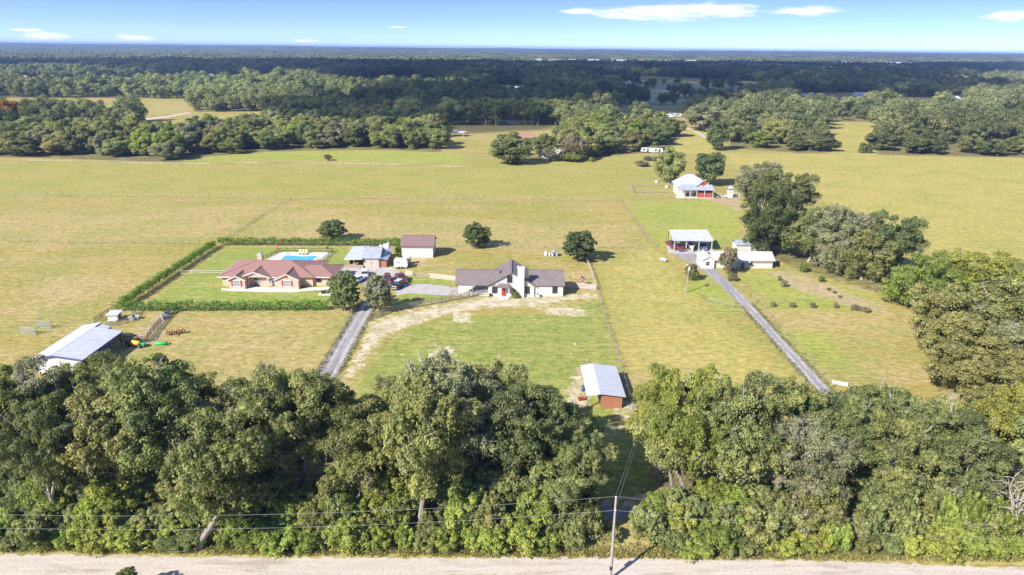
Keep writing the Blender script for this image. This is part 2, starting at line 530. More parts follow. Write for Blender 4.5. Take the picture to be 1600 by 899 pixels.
class MB:
    def __init__(s, o=(0, 0, 0)):
        s.v = []; s.f = []; s.o = Vector(o)

    def add(s, vs, fs):
        n = len(s.v)
        s.v += [tuple(Vector(p) - s.o) for p in vs]
        s.f += [tuple(i + n for i in f) for f in fs]
        return s

    def box(s, x0, x1, y0, y1, z0, z1):
        return s.add([(x0, y0, z0), (x1, y0, z0), (x1, y1, z0), (x0, y1, z0), (x0, y0, z1), (x1, y0, z1), (x1, y1, z1), (x0, y1, z1)],
                     [(3, 2, 1, 0), (4, 5, 6, 7), (0, 1, 5, 4), (1, 2, 6, 5), (2, 3, 7, 6), (3, 0, 4, 7)])

    def slab(s, a, b, c, d, th=.08):
        """thick quad: a b c d counter-clockwise seen from its outer side"""
        a, b, c, d = map(Vector, (a, b, c, d))
        n = (b - a).cross(d - a).normalized() * th
        return s.add([a, b, c, d, a - n, b - n, c - n, d - n],
                     [(0, 1, 2, 3), (7, 6, 5, 4), (0, 4, 5, 1), (1, 5, 6, 2), (2, 6, 7, 3), (3, 7, 4, 0)])

    def tri(s, a, b, c, th=.08):
        a, b, c = map(Vector, (a, b, c))
        n = (b - a).cross(c - a).normalized() * th
        return s.add([a, b, c, a - n, b - n, c - n], [(0, 1, 2), (5, 4, 3), (0, 3, 4, 1), (1, 4, 5, 2), (2, 5, 3, 0)])

    def bar(s, p, q, w=.05, h=None):
        p, q = Vector(p), Vector(q)
        h = h or w
        d = (q - p).normalized()
        u = d.cross(Vector((0, 0, 1)))
        u = u.normalized() if u.length > 1e-3 else Vector((1, 0, 0))
        v = u.cross(d)
        vs = []
        for c in (p, q):
            for i, j in ((-1, -1), (1, -1), (1, 1), (-1, 1)):
                vs.append(c + u * (w / 2 * i) + v * (h / 2 * j))
        return s.add(vs, [(3, 2, 1, 0), (4, 5, 6, 7), (0, 1, 5, 4), (1, 2, 6, 5), (2, 3, 7, 6), (3, 0, 4, 7)])

    def tube(s, pts, rs, n=8):
        pts = [Vector(p) for p in pts]
        vs = []; fs = []
        for i, p in enumerate(pts):
            d = (pts[min(i + 1, len(pts) - 1)] - pts[max(i - 1, 0)]).normalized()
            u = d.cross(Vector((0, 0, 1)))
            u = u.normalized() if u.length > .05 else Vector((1, 0, 0))
            v = d.cross(u)
            r = rs[i] if hasattr(rs, '__len__') else rs
            for k in range(n):
                a = 2 * math.pi * k / n
                vs.append(p + u * (math.cos(a) * r) + v * (math.sin(a) * r))
        for i in range(len(pts) - 1):
            for k in range(n):
                fs.append((i * n + k, i * n + (k + 1) % n, (i + 1) * n + (k + 1) % n, (i + 1) * n + k))
        fs.append(tuple(reversed(range(n))))
        fs.append(tuple((len(pts) - 1) * n + k for k in range(n)))
        return s.add(vs, fs)

    def prism_y(s, prof, y0, y1):
        """(x,z) profile, counter-clockwise seen from -Y, extruded along Y"""
        n = len(prof)
        vs = [(x, y0, z) for x, z in prof] + [(x, y1, z) for x, z in prof]
        fs = [tuple(range(n)), tuple(reversed(range(n, 2 * n)))]
        fs += [(i, i + n, (i + 1) % n + n, (i + 1) % n) for i in range(n)]
        return s.add(vs, fs)

    def prism_x(s, prof, x0, x1):
        """(y,z) profile extruded along X"""
        n = len(prof)
        vs = [(x0, y, z) for y, z in prof] + [(x1, y, z) for y, z in prof]
        fs = [tuple(reversed(range(n))), tuple(range(n, 2 * n))]
        fs += [((i + 1) % n, (i + 1) % n + n, i + n, i) for i in range(n)]
        return s.add(vs, fs)

    def mesh(s, name, mat=None, smooth=False):
        me = bpy.data.meshes.new(name)
        me.from_pydata(s.v, [], s.f)
        if mat:
            me.materials.append(MATS[mat])
        if smooth:
            me.polygons.foreach_set('use_smooth', [True] * len(me.polygons))
        return me


def link(name, me, parent=None, loc=None):
    o = bpy.data.objects.new(name, me)
    C.objects.link(o)
    if parent:
        o.parent = parent
    if loc:
        o.location = loc
    return o


USED = set()


def tag(o, label, cat, group=None, kind=None):
    if label:
        o['label'] = label
    if cat:
        o['category'] = cat
    if group:
        o['group'] = group
    if kind:
        o['kind'] = kind
    return o


class Thing:
    def __init__(s, name, label, cat, o, rz=0.0, group=None, local=False):
        s.e = bpy.data.objects.new(name, None)
        s.e.empty_display_size = .5
        C.objects.link(s.e)
        s.e.location = (o[0], o[1], o[2] if len(o) > 2 else 0)
        s.e.rotation_euler = (0, 0, rz)
        tag(s.e, label, cat, group)
        s.o = (0, 0, 0) if local else tuple(s.e.location)

    def mb(s):
        return MB(s.o)

    def part(s, name, mb, mat, parent=None, smooth=False, label=None):
        o = link(name, mb.mesh(name, mat, smooth), parent or s.e)
        if label:
            o['label'] = label
        return o


def structure(name, me, mat=None):
    if mat:
        me.materials.append(MATS[mat])
    o = link(name, me)
    o['kind'] = 'structure'
    return o


ORD = ['leftmost', 'second', 'third', 'fourth', 'fifth', 'sixth', 'seventh', 'eighth', 'ninth', 'tenth', 'eleventh', 'twelfth',
       'thirteenth', 'fourteenth', 'fifteenth', 'sixteenth', 'seventeenth', 'eighteenth', 'nineteenth', 'twentieth',
       'twenty-first', 'twenty-second', 'twenty-third', 'twenty-fourth', 'twenty-fifth', 'twenty-sixth', 'twenty-seventh',
       'twenty-eighth', 'twenty-ninth', 'thirtieth', 'thirty-first', 'thirty-second', 'thirty-third', 'thirty-fourth',
       'thirty-fifth', 'thirty-sixth', 'thirty-seventh', 'thirty-eighth', 'thirty-ninth', 'fortieth', 'forty-first', 'forty-second', 'forty-third', 'forty-fourth', 'forty-fifth', 'forty-sixth', 'forty-seventh', 'forty-eighth', 'forty-ninth', 'fiftieth', 'fifty-first', 'fifty-second', 'fifty-third', 'fifty-fourth', 'fifty-fifth']


def nth(i):
    return ORD[i] if i == 0 else ORD[min(i, len(ORD) - 1)] + ' from the left'


# ------------------------------------------------------------------ land cover outlines (from the photograph, on the ground)
TREELINE = [(-400, 240), (-100, 242), (0, 243), (100, 245), (200, 249), (280, 251), (300, 244), (420, 234), (600, 231), (740, 238),
            (840, 248), (900, 248), (960, 240), (1050, 234), (1100, 229), (1150, 229), (1250, 236), (1400, 239), (1500, 241), (1700, 246), (2000, 250)]
GLADES = [  # open ground beyond the tree line; each reaches down as far as the trees before it would hide it
    [(955, 188), (1068, 188), (1092, 158), (1200, 152), (1200, 126), (1060, 122), (905, 112), (895, 118), (975, 138)],
    [(30, 120), (430, 112), (430, 126), (180, 138), (40, 140)],
    [(-40, 149), (232, 149), (232, 186), (-40, 190)],
    [(225, 150), (302, 150), (302, 222), (225, 220)],
    [(300, 171), (425, 170), (425, 203), (300, 216)],
    [(686, 192), (872, 192), (880, 243), (690, 236)],
    [(1012, 166), (1060, 166), (1082, 190), (1140, 196), (1140, 232), (1050, 236), (1056, 205), (1012, 190)],
    [(1290, 186), (1372, 186), (1372, 240), (1290, 240)],
    [(1552, 172), (1650, 176), (1650, 200), (1552, 196)],
    [(1325, 145), (1490, 149), (1490, 172), (1325, 170)],
    [(1235, 140), (1372, 140), (1372, 172), (1235, 172)],
    [(770, 128), (825, 128), (825, 152), (770, 152)],
    [(760, 90.5), (1190, 92.5), (1190, 97.5), (760, 95.5)],
    [(1310, 94), (1440, 95), (1440, 100), (1310, 99)],
    [(1500, 108), (1640, 110), (1640, 116), (1500, 113)],
    [(1470, 150), (1515, 150), (1515, 178), (1470, 178)],
]
GLADES_M = [metres(g) for g in GLADES]
TREELINE_M = metres(TREELINE)
tl_x = np.array([p[0] for p in TREELINE_M]); tl_y = np.array([p[1] for p in TREELINE_M])


def beyond_treeline(P):
    az = np.arctan2(P[:, 0], P[:, 1])
    ta = np.arctan2(tl_x, tl_y)
    r = np.interp(az, ta, np.hypot(tl_x, tl_y))
    return np.hypot(P[:, 0], P[:, 1]) - r


ZONES = {
    'z_olive': [[(-200, 246), (280, 253), (740, 256), (960, 250), (965, 305), (600, 306), (0, 306), (-200, 300)],
                [(760, 250), (1050, 238), (1060, 300), (960, 310), (760, 300)]],
    'z_yellow': [[(1130, 236), (1700, 246), (1700, 420), (1450, 395), (1330, 330), (1240, 290), (1150, 260)],
                 [(940, 420), (1020, 380), (1060, 440), (1250, 600), (1100, 620), (985, 580)],
                 [(1300, 188), (1372, 188), (1372, 240), (1300, 240)], [(1550, 174), (1650, 178), (1650, 198), (1552, 194)],
                 [(1040, 196), (1120, 196), (1120, 236), (1040, 236)]],
    'z_dry': [[(-200, 330), (420, 320), (330, 372), (-200, 380)], [(250, 490), (540, 490), (528, 530), (488, 598), (330, 610), (260, 560)],
              [(420, 330), (760, 345), (980, 350), (990, 385), (760, 382), (560, 384), (380, 372)], [(1190, 485), (1380, 490), (1420, 530), (1230, 520)],
              [(690, 194), (868, 194), (868, 214), (690, 214)], [(235, 155), (302, 155), (302, 175), (235, 175)],
              [(70, 430), (190, 430), (100, 500), (30, 500)]],
    'z_lime': [[(285, 246), (340, 238), (420, 234), (600, 232), (728, 239), (731, 254), (600, 250), (430, 247), (300, 251)],
               [(980, 313), (1150, 309), (1160, 345), (1150, 385), (1058, 386), (1034, 384), (1010, 360)],
               [(1060, 450), (1100, 430), (1170, 480), (1140, 490)], [(1150, 425), (1210, 422), (1370, 462), (1372, 484), (1210, 484)],
               [(1210, 520), (1290, 520), (1340, 580), (1270, 570)], [(1000, 170), (1060, 170), (1050, 192), (1000, 190)]],
    'z_lawn': [[(233, 473), (355, 386), (545, 386), (541, 415), (520, 447), (515, 474)],
               [(640, 458), (712, 462), (640, 480), (610, 482), (606, 470)], [(625, 428), (712, 439), (712, 447), (640, 444)]],
    'z_green': [[(556, 600), (600, 545), (640, 512), (720, 492), (900, 492), (932, 468), (952, 520), (974, 570), (962, 640), (900, 690), (560, 690)],
                [(880, 478), (940, 470), (945, 500), (880, 500)], [(935, 690), (1030, 690), (1030, 780), (935, 780)]],
    'z_scrub': [[(965, 165), (1062, 165), (1092, 142), (1195, 140), (1195, 127), (1060, 124), (905, 113), (900, 119), (985, 138)],
                [(30, 120), (430, 112), (430, 117), (180, 128), (40, 130)]],
    'z_verge': [[(-300, 893), (0, 883), (400, 880), (800, 876), (1100, 877), (1600, 886), (1900, 895), (1900, 865), (1600, 862), (1010, 845), (1000, 805), (955, 805), (950, 850), (0, 862), (-300, 870)],
                [(-300, 1100), (1900, 1100), (1900, 905), (1600, 900), (960, 896.5), (400, 903), (-300, 910)]],
    'z_earth': [[(1195, 424), (1240, 424), (1380, 478), (1385, 492), (1330, 480), (1240, 450)], [(1480, 600), (1540, 610), (1560, 650), (1470, 640)],
                [(628, 402), (680, 403), (660, 410), (628, 410)], [(232, 500), (262, 492), (255, 530), (200, 560), (190, 540)],
                [(900, 575), (916, 575), (920, 640), (885, 645)], [(1090, 305), (1155, 300), (1160, 330), (1130, 318)]],
    'z_track': [[(-200, 244), (0, 245.5), (280, 252.5), (430, 250), (600, 252.5), (738, 257.5), (738, 259), (600, 254), (430, 251.5), (280, 254), (0, 247), (-200, 246)]],
    'z_sand': [[(578, 505), (640, 488), (762, 462), (915, 464), (932, 461), (930, 466), (885, 470), (842, 478), (760, 480), (700, 492), (640, 508), (592, 532), (565, 570), (545, 592), (540, 596), (570, 535)],
               [(710, 493), (735, 490), (735, 504), (712, 503)], [(842, 478), (890, 480), (918, 488), (905, 493), (860, 490)],
               [(905, 587), (916, 583), (920, 640), (888, 640), (886, 612)], [(960, 640), (978, 632), (1002, 660), (990, 668)],
               [(668, 560), (690, 540), (706, 548), (700, 566), (672, 572)], [(886, 461), (930, 460), (928, 466), (884, 468)],
               [(936, 672), (975, 668), (975, 678), (936, 680)], [(926, 790), (1010, 775), (1010, 792), (940, 800)]],
    'z_spot': [[(560, 640), (580, 520), (650, 490), (930, 468), (975, 570), (1010, 690), (900, 700)], [(-50, 430), (200, 440), (100, 500), (-50, 470)],
               [(1000, 520), (1250, 560), (1350, 600), (1100, 610)]],
}


def terrain(P):
    r = np.hypot(P[:, 0], P[:, 1])
    a = np.arctan2(P[:, 0], P[:, 1])
    t = np.clip((r - 4200) / 6000, 0, 1)
    t = t * t * (3 - 2 * t)
    wav = 1 + .05 * np.sin(a * 17 + 1) + .04 * np.sin(a * 41 + 2.2) + .04 * np.sin(r / 900 + a * 5) - .08 * np.clip(a, -.8, .8) + .03 * np.sin(a * 97 + r / 500)
    return np.where(P[:, 1] > 0, 38.0 * t * wav, 0.0)


def clearing(P):
    x, y = P[:, 0], P[:, 1]
    f = np.sin(x / 170 + 1.3 * np.sin(y / 260) + .7) * np.sin(y / 210 + 1.1 * np.sin(x / 330))
    return (f > .72) & (y > 820)


def build_ground():
    ys = np.concatenate([[-4000, -1500, -600, -200, -60, 0, 25, 40, 48], np.arange(54, 70, .8), np.arange(70, 200, 1.1)])
    y = ys[-1]; ext = []
    while y < 300:
        y += 1.6; ext.append(y)
    while y < 11500:
        y *= 1.013; ext.append(y)
    ys = np.concatenate([ys, ext])
    s = np.linspace(-1.0, 1.0, 420)
    s = np.concatenate([[-6, -3, -1.6, -1.2], s, [1.2, 1.6, 3, 6]])
    hw = np.where(ys < 40, 80, (ys + 40) * 1.0) * 1.0
    hw = np.maximum(hw, 80)
    X = s[None, :] * hw[:, None]
    X = np.where(np.abs(s)[None, :] > 1.1, np.sign(s)[None, :] * np.minimum(np.abs(s)[None, :] * np.maximum(hw[:, None], 900), 11500 - 0 * X), X)
    Y = np.repeat(ys[:, None], len(s), 1)
    P = np.stack([X.ravel(), Y.ravel()], 1)
    V = np.zeros((len(P), 3)); V[:, :2] = P; V[:, 2] = terrain(P)
    nr, nc = X.shape
    i = np.arange((nr - 1) * (nc - 1)); r, c = i // (nc - 1), i % (nc - 1)
    q = r * nc + c
    F = np.stack([q, q + 1, q + nc + 1, q + nc], 1)
    me = mesh_np('ground', V, F, 'ground')
    near = (P[:, 1] < 6000) & (P[:, 1] > 40)
    for nm, polys in ZONES.items():
        d = np.full(len(P), -30.0)
        for pl in polys:
            pm_ = np.array(metres(pl))
            sel = near & (P[:, 0] > pm_[:, 0].min() - 30) & (P[:, 0] < pm_[:, 0].max() + 30) & (P[:, 1] > pm_[:, 1].min() - 30) & (P[:, 1] < pm_[:, 1].max() + 30)
            idx = np.nonzero(sel)[0]
            if len(idx):
                d[idx] = np.maximum(d[idx], sdist(P[idx], [tuple(p) for p in pm_]))
        a = me.attributes.new(nm, 'FLOAT', 'POINT')
        a.data.foreach_set('value', np.clip(d, -30, 30).astype(np.float32))
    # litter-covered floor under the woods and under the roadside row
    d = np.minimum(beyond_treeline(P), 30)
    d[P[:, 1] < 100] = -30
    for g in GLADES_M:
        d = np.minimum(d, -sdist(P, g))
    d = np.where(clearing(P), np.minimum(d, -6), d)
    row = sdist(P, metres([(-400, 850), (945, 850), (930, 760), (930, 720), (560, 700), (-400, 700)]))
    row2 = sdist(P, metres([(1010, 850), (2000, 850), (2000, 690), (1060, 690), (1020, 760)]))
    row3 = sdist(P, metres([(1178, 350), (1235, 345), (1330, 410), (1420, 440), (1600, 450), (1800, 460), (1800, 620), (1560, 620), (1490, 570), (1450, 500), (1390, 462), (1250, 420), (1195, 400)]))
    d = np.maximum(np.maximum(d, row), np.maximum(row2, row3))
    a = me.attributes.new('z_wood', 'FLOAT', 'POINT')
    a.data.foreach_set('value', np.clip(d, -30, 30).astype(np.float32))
    structure('ground', me)


build_ground()


def strip(name, left, right, mat, z=.004, step=1.5, jag=.15, seed=1):
    """a surface strip between two outlines, with ragged edges"""
    rg = random.Random(seed)

    def resample(pl):
        pts = [Vector((p[0], p[1], 0)) for p in pl]
        L = [0]
        for a, b in zip(pts, pts[1:]):
            L.append(L[-1] + (b - a).length)
        return pts, L

    lp, lL = resample(left); rp, rL = resample(right)
    n = max(3, int(max(lL[-1], rL[-1]) / step))

    def pick(pts, L, t):
        d = t * L[-1]
        for i in range(len(L) - 1):
            if d <= L[i + 1] + 1e-6:
                return pts[i].lerp(pts[i + 1], (d - L[i]) / max(L[i + 1] - L[i], 1e-6))
        return pts[-1]

    vs = []; fs = []
    K = 5
    for i in range(n + 1):
        a = pick(lp, lL, i / n); b = pick(rp, rL, i / n)
        u = (b - a).normalized()
        a = a - u * rg.uniform(-jag, jag); b = b + u * rg.uniform(-jag, jag)
        for k in range(K):
            p = a.lerp(b, k / (K - 1))
            crown = .0
            vs.append((p.x, p.y, z + crown))
    for i in range(n):
        for k in range(K - 1):
            q = i * K + k
            fs.append((q, q + 1, q + K + 1, q + K))
    me = bpy.data.meshes.new(name)
    me.from_pydata(vs, [], fs)
    me.update()
    if me.polygons[0].normal.z < 0:
        me.flip_normals()
    return structure(name, me, mat)


strip('limestone_road', [(x, 62.65 + .25 * math.sin(x * .07) - .0006 * x * x * .25) for x in range(-130, 131, 2)],
      [(x, 59.75 + .2 * math.sin(x * .05 + 1)) if x > -8 else (x, 59.7 - .7 * min(1, (-8 - x) / 25)) for x in range(-130, 131, 2)], 'limerock', .006, .5, .22, 3)
strip('gravel_drive', [(-34.0, 66), (-34.0, 105), (-34, 123.4), (-34, 141), (-33.4, 148), (-34.5, 152), (-37, 160), (-37.5, 166)],
      [(-30.2, 66), (-30.3, 104), (-30, 118), (-30.1, 132), (-30.3, 143), (-29.5, 148), (-28.8, 156), (-29.5, 166)], 'gravel', .005, .5, .32, 4)
for k_, (xa, xb, y0_, y1_) in enumerate(((-33.25, -32.6, 66, 146), (-31.55, -30.95, 66, 146), (52.25, 52.7, 70, 158), (53.6, 54.0, 70, 158))):
    strip('wheel_rut', [(xa + .08 * math.sin(y_ * .3), y_) for y_ in range(y0_, y1_, 2)], [(xb + .08 * math.sin(y_ * .23 + 1), y_) for y_ in range(y0_, y1_, 2)], 'gravel_yard', .010, .5, .16, 20 + k_)
strip('gravel_lane', [(51.7, 68), (51.9, 105), (52.0, 139.5), (50.8, 160), (50.0, 168.6), (48.2, 178), (45.4, 184), (44.6, 190)],
      [(54.3, 68), (54.5, 105), (54.6, 141.5), (54.3, 158), (53.8, 166), (53.4, 176), (56.8, 183), (57.2, 190)], 'gravel', .005, .5, .24, 5)
strip('gravel_yard', metres([(617, 462), (640, 458), (680, 461), (716, 462)]), metres([(622, 445), (660, 443), (690, 446), (716, 449)]), 'gravel_yard', .008, 1.0, .2, 6)
strip('workshop_apron', [(-44.5, 163), (-44, 167), (-43.5, 171)], [(-27.5, 163), (-29, 167), (-32.5, 171)], 'gravel_yard', .012, .8, .25, 7)
strip('farm_lane', [(10.6, 71.9), (13.0, 72.2), (15.8, 71.8)], [(10.4, 69.7), (13, 69.6), (16.0, 69.9)], 'gravel', .005, .5, .25, 8)
strip('woodland_track', [at(228, 184), at(262, 180), at(296, 173)], [at(226, 181), at(262, 177), at(296, 171)], 'limerock', .02, 4, .6, 9)
strip('sandy_track', [at(1070, 196), at(1085, 202), at(1100, 212)], [at(1076, 196), at(1091, 202), at(1106, 212)], 'limerock', .02, 4, .5, 10)

# ------------------------------------------------------------------ trees
def leaves(clumps, per, size, seed, puffs=1, puff_r=.45, up=.35, squash=.75, fold=.25, hang=0.0):
    """leaf-sized faces gathered in puffs round each clump. clumps: (x,y,z,r). Returns V, F, tint"""
    rg = np.random.default_rng(seed)
    cl = np.asarray(clumps, float)
    tb = rg.normal(.5, .16, len(cl))
    if puffs > 1:
        k = len(cl)
        d = rg.normal(size=(k * puffs, 3)); d /= np.linalg.norm(d, axis=1)[:, None]
        d[:, 2] = np.where(d[:, 2] < -.35, -d[:, 2], d[:, 2])
        base = np.repeat(cl, puffs, 0)
        c = base[:, :3] + d * base[:, 3:4] * rg.uniform(.55, 1.0, (k * puffs, 1)) * np.array([1, 1, squash])
        r = base[:, 3] * puff_r * rg.uniform(.7, 1.3, k * puffs)
        tb = np.repeat(tb, puffs) + rg.normal(0, .10, k * puffs)
        cl = np.concatenate([c, r[:, None]], 1)
    n = len(cl) * per
    ci = np.repeat(np.arange(len(cl)), per)
    d = rg.normal(size=(n, 3)); d /= np.linalg.norm(d, axis=1)[:, None]
    flip = (d[:, 2] < -.25) & (rg.random(n) < .7)
    d[flip, 2] *= -1
    c = cl[ci]
    pos = c[:, :3] + d * c[:, 3:4] * rg.uniform(.55, 1.12, (n, 1)) * np.array([1, 1, squash])
    if hang:
        hm = rg.random(n) < hang
        pos[hm, 2] -= rg.uniform(.2, 1.4, hm.sum())
    nr = d * .95 + np.array([0, 0, up]) + rg.normal(0, .42, (n, 3))
    nr /= np.linalg.norm(nr, axis=1)[:, None]
    a = np.cross(nr, rg.normal(size=(n, 3))); a /= np.linalg.norm(a, axis=1)[:, None]
    b = np.cross(nr, a)
    s = size * rg.uniform(.6, 1.35, (n, 1))
    lift = nr * s * fold
    V = np.empty((n, 4, 3))
    V[:, 0] = pos - a * s * .62
    V[:, 1] = pos - b * s * .36 + lift * .6
    V[:, 2] = pos + a * s * .62
    V[:, 3] = pos + b * s * .36 + lift * .6
    F = np.arange(n * 4).reshape(n, 4)
    t = np.clip(tb[ci] + rg.normal(0, .2, n), 0, 1)
    return V.reshape(-1, 3), F, np.repeat(t, 4)


def grow(seed, H, R, fork=.28, limbs=5, lean=.12, crown_lo=.32, nclump=75, clump_r=(1.2, 2.1), sides=8, depth=2, trunk_r=None, skip_low=.55, lobe=1.0, leanv=None, shift=None, twigs=0):
    """tapered trunk with limbs; returns trunk MB and crown clump list"""
    rg = random.Random(seed)
    mb = MB()
    tr = trunk_r or (.023 * H)
    lx, ly = rg.uniform(-lean, lean) * H * .5, rg.uniform(-lean, lean) * H * .5
    if leanv:
        lx, ly = leanv
    zf = H * fork
    pts = [(0, 0, -.15), (lx * .2, ly * .2, zf * .25), (lx * .58, ly * .58, zf * .62), (lx, ly, zf)]
    sx, sy = shift or (0, 0)
    mb.tube(pts, [tr * 1.45, tr * 1.05, tr * .9, tr * .82], sides)
    tips = []
    top = Vector(pts[-1])
    for i in range(limbs):
        az = 2 * math.pi * (i + rg.uniform(-.3, .3)) / limbs
        el = rg.uniform(.25, .95)
        rad = R * (1 - .45 * el) * rg.uniform(.65, .9)
        end = Vector((sx + math.cos(az) * rad, sy + math.sin(az) * rad, H * (crown_lo + (1 - crown_lo) * (.22 + .66 * el))))
        mid = top.lerp(end, .5) + Vector((rg.uniform(-.8, .8), rg.uniform(-.8, .8), H * .04 + rg.uniform(-.4, .6)))
        r0 = tr * rg.uniform(.42, .6)
        mb.tube([top - Vector((0, 0, .3)), top.lerp(mid, .5) + Vector((0, 0, .15)), mid, end], [r0, r0 * .85, r0 * .62, r0 * .22], max(5, sides - 2))
        tips.append(end)
        if depth > 1:
            for k in range(3):
                st = mid.lerp(end, rg.uniform(0, .6))
                dv = Vector((rg.uniform(-1, 1), rg.uniform(-1, 1), rg.uniform(-.15, .8))).normalized() * R * rg.uniform(.28, .5)
                e2 = st + dv + Vector((math.cos(az), math.sin(az), 0)) * R * .12
                mb.tube([st, st.lerp(e2, .55) + Vector((0, 0, .2)), e2], [r0 * .45, r0 * .3, r0 * .1], 5)
                tips.append(e2)
    cz = H * (crown_lo + 1) / 2
    hz = H * (1 - crown_lo) / 2
    cl = []
    for p in tips:
        cl.append((p.x, p.y, min(p.z, H - 1), rg.uniform(*clump_r)))
    lob = [(rg.uniform(0, 6.28), rg.uniform(.1, .26), rg.randint(2, 4)) for _ in range(3)]
    tries = 0
    while len(cl) < nclump and tries < 6000:
        tries += 1
        d = Vector((rg.gauss(0, 1), rg.gauss(0, 1), rg.gauss(0, 1))).normalized()
        az = math.atan2(d.y, d.x)
        lb = 1 + sum(a * math.sin(k * az + p + 2 * d.z) for p, a, k in lob) * .6 * lobe
        rr = (rg.uniform(.25, 1) ** .40) * lb * .93
        z = cz + d.z * hz * rr
        if d.z < -.1 and rg.random() < skip_low:
            continue
        c_r = rg.uniform(*clump_r)
        p = (sx + d.x * R * rr * .92, sy + d.y * R * rr * .92, min(z, H - c_r * .6))
        if all((p[0] - q[0]) ** 2 + (p[1] - q[1]) ** 2 + (p[2] - q[2]) ** 2 > (.62 * c_r) ** 2 for q in cl):
            cl.append((*p, c_r))
    for _ in range(twigs):               # bare and dead branches that reach out of the crown
        q = rg.choice(cl)
        c0 = Vector((sx, sy, cz * .8))
        p1 = Vector(q[:3])
        out = (p1 - c0).normalized()
        e = p1 + out * (q[3] * rg.uniform(.9, 1.35)) + Vector((rg.uniform(-.5, .5), rg.uniform(-.5, .5), rg.uniform(-.2, .5)))
        md = p1.lerp(e, .5) + Vector((rg.uniform(-.25, .25), rg.uniform(-.25, .25), rg.uniform(-.1, .3)))
        mb.tube([p1 - out * 1.2, md, e], [.11, .08, .03], 5)
        for k in range(2):
            f = md.lerp(e, rg.uniform(.1, .7))
            g = f + out * .5 + Vector((rg.uniform(-.9, .9), rg.uniform(-.9, .9), rg.uniform(-.3, .8)))
            mb.tube([f, g], [.05, .02], 4)
    return mb, cl


def proto(kind, seed, H, R, leaf_per, leaf_size, puffs, mat, **kw):
    hang = kw.pop('hang', 0.0)
    bark = kw.pop('bark', 'bark')
    puff_r = kw.pop('puff_r', .45)
    mb, cl = grow(seed, H, R, **kw)
    V, F, t = leaves(cl, leaf_per, leaf_size, seed, puffs, puff_r, hang=hang)
    return dict(trunk=mb.mesh(kind + '_trunk', bark), crown=mesh_np(kind + '_crown', V, F, mat, t), H=H, R=R)


BIG = [proto('oak', 100 + i, 16.5, 8.0, 92, .25, 12, 'leaf_oak', puff_r=.37, limbs=5 + i % 3, nclump=50 + 5 * (i % 3), lean=.35, twigs=20, crown_lo=(.20, .30, .24)[i % 3], skip_low=.35,
             fork=(.24, .3, .36)[i % 3], clump_r=(1.25, 2.15), hang=.12, bark='bark' if i % 2 else 'bark_pale') for i in range(6)]
LEAN = [proto('leaning_oak', 180 + i, 14.5, 5.5, 74, .27, 12, 'leaf_oak', puff_r=.37, limbs=5, nclump=46, fork=.36, crown_lo=.30, skip_low=.4, clump_r=(1.1, 1.9), hang=.15,
              bark='bark', trunk_r=.34, leanv=lv, shift=(lv[0] * 1.2, lv[1])) for i, lv in enumerate(((-2.2, .6), (4.2, .8), (1.0, .5), (-1.6, 1.0)))]
LOW = [proto('oak', 150 + i, 14.0, 8.0, 84, .27, 10, 'leaf_oak', puff_r=.38, limbs=6, nclump=80, lean=.15, twigs=16, fork=.2, crown_lo=.03, skip_low=.05, clump_r=(1.3, 2.2), hang=.12, bark='bark_pale') for i in range(4)]
MID = [proto('oak', 200 + i, 14, 7, 230, .62, 1, 'leaf_oak', limbs=5, nclump=52, clump_r=(1.3, 2.3), sides=6, depth=1, fork=.22, crown_lo=(.08, .12, .03)[i % 3], hang=.05, skip_low=.2) for i in range(7)]
ROUND = [proto('round_tree', 300 + i, 7.5, 4.0, 56, .22, 5, 'leaf_oak_dark', limbs=6, nclump=110, clump_r=(.6, .95), sides=6, fork=.12, crown_lo=.04, lean=.03, trunk_r=.2, skip_low=0, lobe=.25) for i in range(3)]
SHRUB = [proto('shrub', 400 + i, 3.6, 2.3, 100, .21, 5, 'leaf_vine', limbs=4, nclump=30, clump_r=(.55, .95), sides=5, fork=.12, crown_lo=.02, trunk_r=.06, depth=1, hang=.15) for i in range(5)]
UNDER = [proto('understorey', 500 + i, 8, 4.2, 90, .25, 6, 'leaf_oak', limbs=5, nclump=44, clump_r=(.9, 1.5), sides=6, fork=.2, crown_lo=.05, trunk_r=.14, hang=.12) for i in range(4)]
DEAD = []
for i in range(2):
    mb, cl = grow(610 + i, 12, 4.2, fork=.3, limbs=7, lean=.2, nclump=10, trunk_r=.28)
    rg = random.Random(i)
    for _ in range(46):
        c = rg.choice(cl)
        p = Vector(c[:3]) * rg.uniform(.6, 1)
        e = p + Vector((rg.uniform(-1, 1), rg.uniform(-1, 1), rg.uniform(-.2, 1))) * 1.7
        mb.tube([p, p.lerp(e, .5) + Vector((0, 0, .15)), e], [.06, .04, .015], 4)
    V, F, t = leaves(cl[:4], 30, .3, i, 1)
    DEAD.append(dict(trunk=mb.mesh('bare_trunk', 'bark_pale'), crown=mesh_np('bare_crown', V, F, 'leaf_brown', t), H=12, R=4.2))

TREES = 0


def plant(pr, x, y, h, r, label, mat=None, rz=None, name='oak_tree', group=None, cat='tree', bark=None, crown='crown', stem='trunk', ry=None):
    global TREES
    TREES += 1
    e = bpy.data.objects.new(name, None)
    C.objects.link(e)
    e.location = (x, y, 0)
    e.rotation_euler = (0, 0, random.uniform(0, 6.28) if rz is None else rz)
    e.scale = (r / pr['R'], (ry or r) / pr['R'], h / pr['H'])
    tag(e, label, cat, group)
    for nm, k, mm in ((stem, 'trunk', bark), (crown, 'crown', mat)):
        o = link(nm, pr[k], e)
        if mm:
            o.material_slots[0].link = 'OBJECT'
            o.material_slots[0].material = MATS[mm]
    return e


